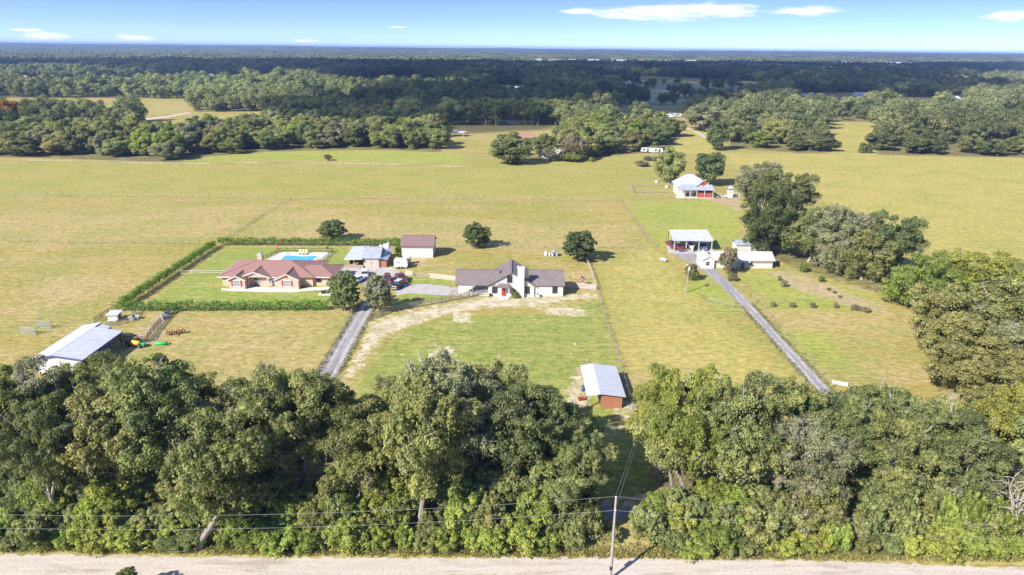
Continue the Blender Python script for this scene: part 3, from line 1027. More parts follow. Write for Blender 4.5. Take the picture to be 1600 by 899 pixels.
# ---- the oak row along the road: (px, Y, top py, radius m, proto, material)
ROW_L = [(-55, 76, 585, 7.5, 2, 'leaf_oak'), (28, 74, 572, 7.4, 0, 'leaf_mossy'), (62, 68, 612, 5.6, 4, 'leaf_oak_dark'), (132, 80, 562, 7.6, 1, 'leaf_oak_olive'), (215, 73, 556, 8.2, 3, 'leaf_oak'),
         (262, 82, 572, 6.4, 5, 'leaf_oak_olive'), (322, 72, 632, 6.6, 2, 'leaf_mossy'), (400, 79, 577, 6.6, 0, 'leaf_oak_dark'), (440, 72, 572, 7.4, 5, 'leaf_oak'),
         (505, 75, 606, 6.4, 1, 'leaf_oak'), (565, 70, 628, 6.8, 4, 'leaf_oak_olive'), (628, 78, 588, 7.0, 3, 'leaf_oak_olive'), (690, 73, 566, 8.0, 2, 'leaf_mossy'),
         (752, 80, 560, 7.6, 0, 'leaf_oak_olive'), (808, 73, 600, 7.2, 5, 'leaf_oak_dark'), (868, 77, 622, 6.6, 1, 'leaf_oak'), (893, 71, 668, 4.6, 3, 'leaf_oak')]
ROW_R = [(1040, 79, 566, 4.6, 4, 'leaf_yellowgreen'), (1072, 72, 612, 5.4, 1, 'leaf_bright'), (1118, 78, 582, 6.0, 2, 'leaf_yellowgreen'), (1165, 72, 590, 6.8, 0, 'leaf_oak'),
         (1242, 78, 592, 6.6, 3, 'leaf_oak_olive'), (1262, 70, 655, 6.0, 5, 'leaf_mossy'), (1318, 76, 612, 6.4, 1, 'leaf_oak'), (1372, 80, 602, 5.8, 2, 'leaf_oak'),
         (1398, 72, 646, 6.6, 4, 'leaf_oak_olive'), (1452, 77, 618, 6.6, 0, 'leaf_oak'), (1505, 72, 640, 6.4, 3, 'leaf_oak_dark'), (1553, 79, 632, 5.8, 5, 'leaf_bright'),
         (1630, 74, 600, 7.0, 1, 'leaf_yellowgreen'), (1690, 70, 620, 7.0, 2, 'leaf_oak')]
SIDE = {'leaf_oak': 'green', 'leaf_oak_olive': 'olive green', 'leaf_oak_dark': 'dark green', 'leaf_yellowgreen': 'yellow-green', 'leaf_bright': 'bright green', 'leaf_mossy': 'grey mossy'}
for rows, where in ((ROW_L, 'in the road row left of the pole'), (ROW_R, 'in the road row right of the pole')):
    for i, (px, Y, top, r, k, mat) in enumerate(rows):
        d = ray(px, top)
        X = d[0] * Y / d[1]
        h = height_at(px, top, Y) * .945 - .2
        plant(BIG[k], X, Y, h, r * .94, '%s oak, %s %s' % (SIDE[mat], nth(i), where), mat, group='oaks along the limestone road')

OPEN = []
for i, (px, py, top, k, lb) in enumerate(((232, 812, 612, 0, 'oak with a bare leaning trunk above the left roadside shrubs'), (312, 860, 655, 1, 'oak whose pale trunk leans right from the road verge'),
                                          (655, 838, 600, 2, 'many-stemmed pale oak standing in the left roadside shrubs'), (62, 800, 600, 3, 'oak with a grey bare trunk near the left photo edge'),
                                          (868, 815, 690, 2, 'slim pale oak at the gap edge left of the pole'), (1072, 790, 628, 3, 'pale-trunked oak at the gap edge right of the pole'), (1180, 805, 640, 0, 'pale-stemmed oak amid the right roadside row'))):
    X, Y = at(px, py)
    OPEN.append((X, Y))
    plant(LEAN[k], X, Y, height_at(px, top, Y + 1), 5.2, lb, 'leaf_oak_olive', rz=0, name='leaning_oak')

# ---- understorey trees inside the row
und = []
for i in range(52):
    X = -62 + i * 2.6
    if 9.0 < X < 17.5 :
        continue
    if any(abs(X - q[0]) < 1.2 for q in OPEN):
        continue
    und.append((X + random.uniform(-.9, .9), random.uniform(66.8, 71.5), random.uniform(4.5, 8.5), random.uniform(2.4, 3.7)))
for i, (X, Y, h, r) in enumerate(und):
    left = X < 12
    k = i if left else i - sum(1 for u in und if u[0] < 12)
    plant(UNDER[i % 4], X, Y, h, r, 'understorey tree, %s below the roadside oaks %s the pole' % (nth(k), 'left of' if left else 'right of'),
          random.choice(['leaf_oak', 'leaf_bright', 'leaf_oak_olive', 'leaf_oak', 'leaf_mossy' if not left else 'leaf_oak']), name='understorey_tree', group='understorey below the roadside oaks')

# ---- vine-hung shrubs along the road edge
shr = []
for i in range(88):
    X = -60 + i * 1.4 + random.uniform(-.5, .5)
    if 9.6 < X < 15.6 or 46.5 < X < 49.5:
        continue
    fr = i % 2 == 0
    if any(abs(X - q[0]) < .8 and q[1] < 68 for q in OPEN):
        continue
    shr.append((X, random.uniform(64.3, 65.0) if fr else random.uniform(65.6, 66.8), random.uniform(1.6, 4.2) if fr else random.uniform(3.0, 7.0), random.uniform(1.4, 2.8)))
kl = kr = 0
for i, (X, Y, h, r) in enumerate(shr):
    left = X < 12
    if left:
        k = kl; kl += 1
    else:
        k = kr; kr += 1
    plant(SHRUB[i % 5], X, Y, h, r, 'vine-hung shrub, %s at the road edge %s the pole' % (nth(k), 'left of' if left else 'right of'),
          random.choice(['leaf_vine', 'leaf_bright', 'leaf_bright', 'leaf_vine', 'leaf_oak_olive', 'leaf_bright', 'leaf_oak', 'leaf_yellowgreen', 'leaf_oak'] if left else ['leaf_vine', 'leaf_oak', 'leaf_yellowgreen', 'leaf_oak_olive', 'leaf_bright', 'leaf_brown' if random.random() < .4 else 'leaf_vine']),
          name='shrub', cat='shrub', crown='foliage', stem='stem', group='shrubs along the limestone road')
plant(DEAD[0], *at(1574, 852), 11.5, 3.8, 'bare white-limbed dead tree at the right end of the roadside row', name='dead_tree', bark='bark_pale')
plant(DEAD[1], 44.5, 80.5, 12.6, 2.6, 'pale leafless tree poking out of the roadside row right of the pole', name='dead_tree', bark='bark_pale')
X_, Y_ = at(200, 893, 3.2)
plant(UNDER[1], X_, Y_ - .4, 3.3, 1.3, 'small leafy treetop on the near side of the limestone road', 'leaf_oak', name='young_tree')
plant(SHRUB[2], 12.0, 65.9, 1.6, 1.2, 'low rounded bush just behind the utility pole', 'leaf_oak_olive', name='shrub', cat='shrub', crown='foliage', stem='stem')
plant(SHRUB[3], 15.7, 68.4, 2.2, 1.4, 'bush beside the farm lane in the gap of the roadside row', 'leaf_bright', name='shrub', cat='shrub', crown='foliage', stem='stem')


def iso(pr, px, foot, top, wpx, label, mat, **kw):
    """a single tree from its foot, top and crown width as seen"""
    X, Y = at(px, foot)
    dep = Y * math.cos(PITCH) + CAM_H * math.sin(PITCH)
    r = wpx * .5 * dep / FPX
    h = height_at(px, top, Y + r * .3)
    return plant(pr, X, Y, h, r, label, mat, **kw)


iso(ROUND[0], 520, 374, 341, 47, 'round dark tree behind the long rear hedge', 'leaf_oak_dark', name='round_tree')
iso(ROUND[1], 745, 386, 345, 45, 'round dark tree right of the maroon-roofed white shed', 'leaf_oak_dark', name='round_tree')
iso(ROUND[2], 905, 406, 358, 60, 'round dark tree by the fence behind the white house', 'leaf_oak_dark', name='round_tree')
iso(ROUND[1], 540, 486, 422, 50, 'dark driveway tree left of the gravel drive', 'leaf_oak', name='driveway_tree')
iso(ROUND[2], 592, 487, 428, 46, 'greyish driveway tree right of the gravel drive', 'leaf_mossy', name='driveway_tree')
iso(MID[0], 1045, 283, 229, 50, 'spreading oak left of the red barn', 'leaf_oak')
iso(MID[1], 1107, 287, 235, 50, 'dense round oak behind the red barn', 'leaf_oak_dark')
iso(MID[2], 797, 253, 203, 68, 'broad bushy oak at the back edge of the central pasture', 'leaf_oak')
iso(MID[3], 1120, 231, 186, 40, 'lone dark oak behind the red barn pasture', 'leaf_oak_dark')
iso(MID[4], 1098, 200, 159, 66, 'wide pale grey oak left of the dark belt at right', 'leaf_mossy')
iso(UNDER[0], 513, 248, 238, 13, 'tiny lone tree on the bright green strip', 'leaf_oak_olive', name='young_tree')
iso(MID[5], 848, 240, 205, 40, 'oak behind the little pale roof at the back of the pasture', 'leaf_oak_dark')
iso(UNDER[1], 897, 248, 209, 38, 'pinkish brown tree at the back edge of the pasture', 'leaf_brown', name='brown_tree')
iso(UNDER[2], 858, 249, 228, 26, 'greyish bare bush beside the little pale roof', 'leaf_mossy', name='grey_bush', cat='shrub')
iso(UNDER[3], 893, 249, 236, 40, 'low yellowish bush below the pinkish brown tree', 'leaf_yellowgreen', name='low_bush', cat='shrub')
iso(SHRUB[0], 924, 250, 242, 8, 'little yellow-green bush alone on the pasture edge', 'leaf_yellowgreen', name='small_bush', cat='shrub')
iso(SHRUB[1], 1003, 257, 248, 20, 'low brown thicket in front of the derelict trailers', 'leaf_brown', name='thicket', cat='shrub')
iso(SHRUB[2], 1012, 248, 241, 14, 'left grey-green bush behind the low brown thicket', 'leaf_mossy', name='grey_bush', cat='shrub')
iso(SHRUB[3], 1024, 249, 241, 12, 'right grey-green bush behind the low brown thicket', 'leaf_mossy', name='grey_bush', cat='shrub')
# the grove behind the white farmhouse at right
iso(LOW[0], 1185, 318, 247, 80, 'grey bare-limbed oak at the top of the right grove', 'leaf_mossy', bark='bark_pale')
iso(LOW[1], 1222, 352, 262, 88, 'dark oak second down the right grove', 'leaf_oak_dark')
iso(LOW[2], 1202, 398, 292, 104, 'large dark oak overhanging the blue-grey shed', 'leaf_oak_dark')
iso(LOW[3], 1262, 408, 318, 92, 'olive oak in the middle of the right grove', 'leaf_oak')
iso(LOW[0], 1306, 424, 316, 104, 'grey moss-hung oak in the middle of the right grove', 'leaf_mossy', bark='bark_pale')
iso(LOW[1], 1380, 432, 328, 92, 'dense dark oak at the right end of the grove', 'leaf_oak_dark')
iso(LOW[0], 1345, 436, 352, 84, 'mossy oak between the grey oak and the grove end', 'leaf_oak_olive')
iso(LOW[1], 1440, 486, 396, 112, 'yellow-green oak beside the right-hand meadow', 'leaf_bright')
iso(LOW[2], 1405, 470, 412, 56, 'small dark oak at the left edge of the right-hand wood', 'leaf_oak_dark')
iso(LOW[3], 1520, 480, 388, 124, 'yellow-green oak at the far side of the right-hand wood', 'leaf_yellowgreen')
iso(LOW[0], 1610, 470, 402, 120, 'olive oak at the photo edge of the right-hand wood', 'leaf_oak_olive')
iso(LOW[1], 1478, 560, 440, 150, 'broad olive oak at the near side of the right-hand wood', 'leaf_oak_olive')
iso(LOW[0], 1560, 575, 430, 170, 'huge olive oak at the middle of the right-hand wood', 'leaf_oak')
iso(LOW[1], 1500, 612, 520, 150, 'low oak overhanging the meadow corner', 'leaf_oak_olive')
iso(LOW[3], 1610, 620, 500, 130, 'oak with pale forked limbs at the right photo edge', 'leaf_mossy', bark='bark_pale')
iso(DEAD[1], 1585, 618, 530, 60, 'pale forked bare limbs rising beside the right-hand wood', None, name='dead_tree')
for i, (px, top) in enumerate(((742, 150), (758, 147), (775, 151), (797, 149), (822, 148), (840, 152), (858, 150), (880, 152))):
    iso(BIG[i % 6], px, 190 + (i % 3), top, 36, 'tall-trunked oak, %s in the row behind the tan clearing' % nth(i), 'leaf_oak', group='tall oaks behind the tan clearing', bark='bark_pale')
# yard plants
iso(UNDER[2], 1135, 427, 386, 30, 'bare brownish tree in front of the white farmhouse', 'leaf_brown', name='bare_tree')
iso(SHRUB[4], 1079, 437, 411, 22, 'green bush beside the yard pole', 'leaf_oak', name='bush', cat='shrub', crown='foliage', stem='stem')
iso(SHRUB[0], 1144, 438, 426, 15, 'brown bush in front of the white farmhouse', 'leaf_brown', name='bush', cat='shrub', crown='foliage', stem='stem')
iso(SHRUB[1], 1254, 424, 408, 14, 'light green bush at the edge of the right grove', 'leaf_bright', name='bush', cat='shrub', crown='foliage', stem='stem')
iso(SHRUB[2], 1282, 440, 431, 10, 'small dark bush below the light green one by the grove', 'leaf_oak_dark', name='bush', cat='shrub', crown='foliage', stem='stem')
iso(SHRUB[3], 1224, 448, 437, 10, 'brown shrub in the middle of the farmhouse lawn', 'leaf_brown', name='bush', cat='shrub', crown='foliage', stem='stem')
iso(SHRUB[4], 1217, 438, 430, 6, 'tiny brown shrub above the larger lawn shrub', 'leaf_brown', name='bush', cat='shrub', crown='foliage', stem='stem')
for i, (px, py) in enumerate([(1207, 479), (1237, 480), (1269, 481), (1305, 481)]):
    iso(SHRUB[i], px, py, py - 8, 9, '%s of the four brown shrubs lining the lower lawn edge' % nth(i), 'leaf_brown', name='lawn_shrub', cat='shrub', group='shrubs along the lower lawn edge')
for i, (px, py) in enumerate([(1336, 484), (1350, 487)]):
    iso(SHRUB[i], px, py, py - 8, 15, '%s scrubby clump at the lower lawn corner by the wood' % ('left', 'right')[i], 'leaf_brown', name='scrub_clump', cat='shrub')
for i, (px, py) in enumerate([(1294, 453), (1303, 458), (1311, 465), (1355, 449)]):
    iso(SHRUB[i], px, py, py - 4, 6, '%s tiny weed clump on the sandy lawn strip' % nth(i), 'leaf_oak', name='weed_clump', cat='shrub', group='weed clumps on the sandy strip')
iso(SHRUB[2], 802, 465, 451, 8, 'dark green shrub beside the red front door', 'leaf_oak_dark', name='garden_shrub', cat='shrub', crown='foliage', stem='stem')
iso(SHRUB[3], 806, 466, 456, 9, 'yellow-green shrub at the foot of the white chimney', 'leaf_bright', name='garden_shrub', cat='shrub', crown='foliage', stem='stem')
iso(SHRUB[4], 766, 463, 458, 5, 'little shrub at the left corner of the white house front', 'leaf_oak_dark', name='garden_shrub', cat='shrub', crown='foliage', stem='stem')
iso(SHRUB[0], 1347, 236, 219, 12, 'left of two small cone-shaped trees at the back of the right field', 'leaf_oak_dark', name='cone_tree')
iso(SHRUB[1], 1357, 236, 221, 11, 'right of two small cone-shaped trees at the back of the right field', 'leaf_oak_dark', name='cone_tree')

# ---- belts of oaks beyond the pastures: the nearest ones as single trees, the rest as forest
FAR = [proto('far_oak', 700 + i, 14, 7, 150, .72, 1, 'leaf_far', limbs=3, nclump=26, clump_r=(1.7, 2.8), sides=4, depth=1, fork=.2, crown_lo=.08) for i in range(5)]


def jitter_grid(x0, x1, y0, y1, sp, rg):
    xs = np.arange(x0, x1, sp); ys_ = np.arange(y0, y1, sp)
    gx, gy = np.meshgrid(xs, ys_)
    P = np.stack([gx.ravel(), gy.ravel()], 1)
    return P + rg.uniform(-.38, .38, P.shape) * sp


def wooded(P, edge=3.0):
    ok = (beyond_treeline(P) > edge) & ~clearing(P)
    for g in GLADES_M:
        ok &= ~inside(P, g)
    return ok


near = jitter_grid(-620, 620, 320, 660, 12.0, RNG)
near = near[wooded(near, 5)]
az = np.degrees(np.arctan2(near[:, 0], near[:, 1]))
near = near[(np.abs(az) < 42) & ((az < 8) | (RNG.random(len(near)) > .34))]
near = near[np.argsort(np.hypot(near[:, 0], near[:, 1]))]
belt, rest_near = near[:250], near[250:]
SECT = [(-60, -33.5, 'at the left photo edge'), (-33.5, -29, 'nearest the left photo edge'), (-29, -24.5, 'left of the pale track'), (-24.5, -20, 'below the pale track'), (-20, -15.5, 'behind the green strip start'), (-15.5, -11, 'behind the green strip middle'),
        (-11, -3, 'behind the green strip end'), (-3, 9, 'behind the derelict trailers'), (9, 16, 'behind the red barn'), (16, 22, 'right of the red barn'), (22, 28, 'behind the right field'), (28, 60, 'at the right field end')]
cnt = {}
order = sorted(range(len(belt)), key=lambda i: math.atan2(belt[i][0], belt[i][1]))
BM = ['leaf_oak', 'leaf_oak', 'leaf_oak_olive', 'leaf_oak_dark', 'leaf_mossy', 'leaf_oak', 'leaf_oak_olive', 'leaf_bright']
for i in order:
    X, Y = belt[i]
    a = math.degrees(math.atan2(X, Y))
    for lo, hi, wh in SECT:
        if lo <= a < hi:
            break
    k = cnt.get(wh, 0); cnt[wh] = k + 1
    bt = float(beyond_treeline(np.array([[X, Y]]))[0])
    h = random.uniform(10.5, 15.5) if bt > 18 else random.uniform(7.5, 12.5)
    mat = random.choice(BM)
    if a > 22:
        mat = random.choice(['leaf_oak_dark', 'leaf_oak_dark', 'leaf_oak'])
    plant(MID[i % 7], X, Y, h, random.uniform(5.8, 8.4), '%s oak, %s in the belt %s' % (SIDE[mat], nth(k), wh), mat,
          group='oaks in the belt ' + wh)
iso(MID[6], 16, 205, 153, 42, 'orange autumn tree at the left photo edge', 'leaf_autumn', name='autumn_tree')
iso(UNDER[1], 137, 176, 152, 22, 'small orange autumn tree inside the left belt', 'leaf_autumn', name='autumn_tree')


def forest_object(name, label, P, scale, protos, zs=1.0):
    """one mass of far trees: points carrying turned and scaled crowns"""
    pc = bpy.data.collections.new(name + '_kinds')
    for i, p in enumerate(protos):
        o = bpy.data.objects.new('%s_kind_%d' % (name, i), p)
        pc.objects.link(o)
    me = bpy.data.meshes.new(name)
    V = np.zeros((len(P), 3), np.float32); V[:, :2] = P; V[:, 2] = terrain(P)
    me.vertices.add(len(P)); me.vertices.foreach_set('co', V.ravel())
    rg = np.random.default_rng(5)
    for nm, typ, val in (('turn', 'FLOAT', rg.uniform(0, 6.28, len(P))), ('size', 'FLOAT', scale), ('kind_id', 'INT', rg.integers(0, len(protos), len(P))), ('tall', 'FLOAT', scale * zs * rg.uniform(.8, 1.2, len(P)))):
        a = me.attributes.new(nm, typ, 'POINT')
        a.data.foreach_set('value', np.asarray(val, np.int32 if typ == 'INT' else np.float32))
    o = link(name, me)
    g = bpy.data.node_groups.new(name, 'GeometryNodeTree')
    g.interface.new_socket('Geometry', in_out='INPUT', socket_type='NodeSocketGeometry')
    g.interface.new_socket('Geometry', in_out='OUTPUT', socket_type='NodeSocketGeometry')
    gi = g.nodes.new('NodeGroupInput'); go = g.nodes.new('NodeGroupOutput')
    mp = g.nodes.new('GeometryNodeMeshToPoints')
    ip = g.nodes.new('GeometryNodeInstanceOnPoints')
    ci = g.nodes.new('GeometryNodeCollectionInfo')
    ci.inputs['Collection'].default_value = pc
    ci.inputs['Separate Children'].default_value = True
    ci.inputs['Reset Children'].default_value = True
    ip.inputs['Pick Instance'].default_value = True

    def attr(nm, typ):
        n = g.nodes.new('GeometryNodeInputNamedAttribute')
        n.data_type = typ
        n.inputs['Name'].default_value = nm
        return n.outputs['Attribute']

    cr_ = g.nodes.new('ShaderNodeCombineXYZ'); g.links.new(attr('turn', 'FLOAT'), cr_.inputs['Z'])
    cs_ = g.nodes.new('ShaderNodeCombineXYZ')
    sz = attr('size', 'FLOAT')
    g.links.new(sz, cs_.inputs['X']); g.links.new(sz, cs_.inputs['Y']); g.links.new(attr('tall', 'FLOAT'), cs_.inputs['Z'])
    g.links.new(gi.outputs[0], mp.inputs['Mesh'])
    g.links.new(mp.outputs[0], ip.inputs['Points'])
    g.links.new(ci.outputs[0], ip.inputs['Instance'])
    g.links.new(attr('kind_id', 'INT'), ip.inputs['Instance Index'])
    g.links.new(cr_.outputs[0], ip.inputs['Rotation'])
    g.links.new(cs_.outputs[0], ip.inputs['Scale'])
    g.links.new(ip.outputs[0], go.inputs[0])
    md = o.modifiers.new('trees', 'NODES')
    md.node_group = g
    tag(o, label, 'forest', kind='stuff')
    return o


FARM = [p['crown'] for p in FAR]
forest_object('near_forest', 'mixed green oak woods just beyond the pasture tree belts', rest_near, RNG.uniform(.65, 1.35, len(rest_near)), FARM)
mid = jitter_grid(-1700, 1700, 640, 1800, 14.5, RNG)
mid = mid[(np.abs(np.degrees(np.arctan2(mid[:, 0], mid[:, 1]))) < 41)]
mid = mid[wooded(mid)]
mid = mid[mid[:, 1] > 655]
spots = np.concatenate([np.array(metres([(1010, 133), (936, 124), (1000, 128), (1048, 126), (985, 158), (990, 156), (1042, 160), (1120, 136), (1150, 133), (1078, 142), (960, 127), (1060, 148)])) + RNG.normal(0, 7, (12, 2)) for _ in range(3)])
mid = np.concatenate([mid, spots])
forest_object('middle_forest', 'wide oak forest in the middle distance with open fields', mid, RNG.uniform(.6, 1.5, len(mid)), FARM)


def patch(seed, pine=False):
    rg = random.Random(seed)
    cl = []
    for gx in range(-3, 4):
        for gy in range(-3, 4):
            x, y = gx * 12 + rg.uniform(-4, 4), gy * 12 + rg.uniform(-4, 4)
            h = rg.uniform(9, 17)
            for k in range(3):
                cl.append((x + rg.uniform(-3, 3), y + rg.uniform(-3, 3), h * rg.uniform(.62, .95), rg.uniform(3, 5)))
            cl.append((x, y, h * .3, 4))
    V, F, t = leaves(cl, 16, 4.2, seed, 1, squash=.8)
    return mesh_np('far_patch', V, F, 'leaf_far', t)


PATCH = [patch(800 + i) for i in range(5)]
far = jitter_grid(-10500, 10500, 1800, 11300, 76, RNG)
far = far[np.hypot(far[:, 0], far[:, 1]) < 11300]
far = far[(np.abs(np.degrees(np.arctan2(far[:, 0], far[:, 1]))) < 42)]
far = far[wooded(far)]
forest_object('distant_forest', 'unbroken blue-green forest stretching to the horizon', far, RNG.uniform(.95, 1.12, len(far)), PATCH)



# ------------------------------------------------------------------ building helpers
def seams(mb, a, b, c, d, step=.6, h=.035):
    """standing seams from eave (a-b) to ridge (d-c)"""
    a, b, c, d = map(Vector, (a, b, c, d))
    n = (b - a).cross(d - a).normalized()
    k = int((b - a).length / step)
    for i in range(1, k):
        t = i / k
        p, q = a.lerp(b, t) + n * (h * .4), d.lerp(c, t) + n * (h * .4)
        mb.bar(p, q, .04, h)


def gable_x(mb, x0, x1, y0, y1, ze, zr, over=.35, th=.10, step=.6, yr=None, seam=True):
    """roof with its ridge along X"""
    yr = (y0 + y1) / 2 if yr is None else yr
    g0 = (zr - ze) / (yr - y0); g1 = (zr - ze) / (y1 - yr)
    A = [(x0 - over, y0 - over, ze - g0 * over), (x1 + over, y0 - over, ze - g0 * over), (x1 + over, yr, zr), (x0 - over, yr, zr)]
    B = [(x1 + over, y1 + over, ze - g1 * over), (x0 - over, y1 + over, ze - g1 * over), (x0 - over, yr, zr), (x1 + over, yr, zr)]
    for q in (A, B):
        q = [(p[0], p[1], p[2] + th) for p in q]
        mb.slab(*q, th)
        if seam:
            seams(mb, *q, step)
    mb.bar((x0 - over, yr, zr + th + .02), (x1 + over, yr, zr + th + .02), .3, .05)
    return mb


def gable_y(mb, x0, x1, y0, y1, ze, zr, over=.35, th=.10, step=.6, xr=None, seam=True):
    xr = (x0 + x1) / 2 if xr is None else xr
    g0 = (zr - ze) / (xr - x0); g1 = (zr - ze) / (x1 - xr)
    A = [(x0 - over, y1 + over, ze - g0 * over), (x0 - over, y0 - over, ze - g0 * over), (xr, y0 - over, zr), (xr, y1 + over, zr)]
    B = [(x1 + over, y0 - over, ze - g1 * over), (x1 + over, y1 + over, ze - g1 * over), (xr, y1 + over, zr), (xr, y0 - over, zr)]
    for q in (A, B):
        q = [(p[0], p[1], p[2] + th) for p in q]
        mb.slab(*q, th)
        if seam:
            seams(mb, *q, step)
    mb.bar((xr, y0 - over, zr + th + .02), (xr, y1 + over, zr + th + .02), .3, .05)
    return mb


def hip(mb, x0, x1, y0, y1, ze, rx0, rx1, ry, zr, th=.12):
    e = [(x0, y0, ze), (x1, y0, ze), (x1, y1, ze), (x0, y1, ze)]
    r0, r1 = (rx0, ry, zr), (rx1, ry, zr)
    mb.slab(e[0], e[1], r1, r0, th)
    mb.slab(e[2], e[3], r0, r1, th)
    mb.tri(e[1], e[2], r1, th)
    mb.tri(e[3], e[0], r0, th)
    for p, q in ((e[0], r0), (e[3], r0), (e[1], r1), (e[2], r1), (r0, r1)):
        mb.bar((p[0], p[1], p[2] + .03), (q[0], q[1], q[2] + .03), .22, .06)
    return mb


def window(T, x, z, wd, ht, y, parent=None, frame='trim_white', pane='glass', cols=2, rows=2, label=None):
    """a window in a wall that faces the camera (-Y) at depth y"""
    f = T.mb()
    x0, x1, z0, z1 = x - wd / 2, x + wd / 2, z - ht / 2, z + ht / 2
    fw = .09
    f.box(x0 - fw, x0, y - .07, y + .02, z0 - fw, z1 + fw).box(x1, x1 + fw, y - .07, y + .02, z0 - fw, z1 + fw)
    f.box(x0, x1, y - .07, y + .02, z1, z1 + fw).box(x0, x1, y - .09, y + .02, z0 - fw, z0)
    for i in range(1, cols):
        cx = x0 + wd * i / cols
        f.box(cx - .025, cx + .025, y - .05, y + .02, z0, z1)
    for i in range(1, rows):
        cz = z0 + ht * i / rows
        f.box(x0, x1, y - .045, y + .02, cz - .025, cz + .025)
    w_ = T.part('window', f, frame, parent, label=label)
    T.part('pane', T.mb().box(x0, x1, y - .022, y + .01, z0, z1), pane, w_)
    return w_


def board_fence(name, label, pts, h=1.25, rails=4, spacing=2.5, mat='wood_dark', rail_mat=None, thick=.05, rail_h=.15, group=None, wires=False, post_r=.07):
    """posts and rails, each a piece of its own; wire fences get strands instead of boards"""
    T = Thing(name, label, 'fence', (pts[0][0], pts[0][1], 0), group=group)
    o = Vector((pts[0][0], pts[0][1], 0))
    post = MB().tube([(0, 0, -.1), (0, 0, h + .08)], [post_r, post_r * .9], 6).mesh('post', mat)
    P = []
    for a, b in zip(pts, pts[1:]):
        a = Vector((a[0], a[1], 0)); b = Vector((b[0], b[1], 0))
        n = max(1, round((b - a).length / spacing))
        for i in range(n):
            P.append(a.lerp(b, i / n))
    P.append(Vector((pts[-1][0], pts[-1][1], 0)))
    for p in P:
        q = link('post', post, T.e, p - o)
        q.rotation_euler = (random.uniform(-.04, .04), random.uniform(-.04, .04), 0)
        q.scale = (1, 1, random.uniform(.93, 1.06))
    for r in range(rails):
        z = h * (r + .75) / rails
        if wires:
            m_ = T.mb()
            for a, b in zip(P, P[1:]):
                m_.bar((a.x, a.y, z), (b.x, b.y, z), .02)
            T.part('wire_strand', m_, rail_mat or 'galv_wire')
        else:
            for a, b in zip(P, P[1:]):
                d = (b - a).normalized()
                nrm = Vector((d.y, -d.x, 0)) * (post_r + thick * .5)
                jz = random.uniform(-.03, .03)
                T.part('rail', T.mb().bar((a.x + nrm.x, a.y + nrm.y, z + jz), (b.x + nrm.x, b.y + nrm.y, z + jz * .5), thick, rail_h), rail_mat or mat)
    return T


# ------------------------------------------------------------------ white house with brown metal roof
T = Thing('white_house', 'white house with brown metal roof, tall chimney and carport beside the drive', 'house', (0, 149, 0))
wmb = T.mb()
wmb.box(-5.5, 5.1, 149, 158.6, 0, 2.75)
wmb.prism_y([(-5.5, 2.75), (5.1, 2.75), (-.2, 5.72)], 149.02, 158.58)
wmb.box(5.1, 11.85, 149.35, 157.2, 0, 2.72)
wmb.prism_x([(149.35, 2.72), (157.2, 2.72), (153.28, 4.95)], 11.55, 11.84)
wall = T.part('wall', wmb, 'siding_white')
T.part('gable_siding', T.mb().prism_y([(-4.9, 3.02), (4.5, 3.02), (-.2, 5.62)], 148.95, 149.01), 'siding_grey', wall, label='grey siding in the front gable')
T.part('plinth', T.mb().box(-5.53, 5.13, 148.93, 149.0, 0, .22).box(5.13, 11.88, 149.28, 149.36, 0, .22), 'concrete', wall)
r_ = T.mb(); gable_y(r_, -5.5, 5.1, 149, 158.9, 2.76, 5.74, .45, .1, .5, xr=-.2)
T.part('roof', r_, 'brown_metal', label='front-facing gable roof')
r_ = T.mb(); gable_x(r_, 4.2, 11.9, 149.3, 157.3, 2.73, 5.02, .35, .1, .5)
T.part('roof', r_, 'brown_metal', label='right wing roof')
r_ = T.mb(); gable_x(r_, -12.9, -3.2, 149.2, 157.2, 2.73, 5.02, .3, .1, .5)
T.part('roof', r_, 'brown_metal', label='carport roof on the left')
ch = T.part('chimney', T.mb().box(1.25, 2.78, 148.25, 149.0, 0, 7.15), 'white_paint')
T.part('chimney_cap', T.mb().box(1.1, 2.93, 148.1, 149.15, 7.0, 7.22).box(1.35, 1.6, 148.35, 148.9, 7.22, 7.5).box(2.4, 2.65, 148.35, 148.9, 7.22, 7.5).box(1.88, 2.12, 148.35, 148.9, 7.22, 7.42), 'trim_white', ch)
for x in (-12.75, -9.2):
    for y in (149.3, 157.0):
        T.part('carport_post', T.mb().box(x - .11, x + .11, y - .11, y + .11, 0, 2.7), 'wood_grey')
T.part('carport_slab', T.mb().box(-12.9, -5.5, 149.1, 157.2, 0, .06), 'concrete')
T.part('carport_beam', T.mb().box(-12.9, -5.5, 149.12, 149.32, 2.42, 2.68), 'trim_white')
window(T, -.55, 4.2, 1.0, 1.5, 148.95, wall, 'black_metal', label='dark upper gable window')
window(T, -4.0, 1.55, 1.1, 1.5, 149, wall, 'black_metal', label='dark window left of the red door')
window(T, 3.55, 1.55, .95, 1.6, 149, wall, 'black_metal', label='dark window right of the chimney')
window(T, 9.95, 1.6, 1.0, 1.6, 149.35, wall, 'black_metal', label='dark window on the right wing')
d_ = T.part('door', T.mb().box(-2.45, -1.5, 148.93, 149.0, .12, 2.2), 'door_red', label='red front door')
T.part('door_frame', T.mb().box(-2.6, -2.45, 148.9, 149.0, .1, 2.35).box(-1.5, -1.35, 148.9, 149.0, .1, 2.35).box(-2.45, -1.5, 148.9, 149.0, 2.2, 2.35), 'trim_white', d_)
T.part('handle', T.mb().box(-1.66, -1.6, 148.86, 148.93, 1.05, 1.15), 'chrome', d_)
pr_ = T.mb(); q = [(-3.3, 147.3, 2.62), (-.5, 147.3, 2.62), (-.7, 149.0, 3.15), (-3.1, 149.0, 3.15)]
pr_.slab(*q, .09); seams(pr_, *q, .45)
T.part('porch_roof', pr_, 'brown_metal')
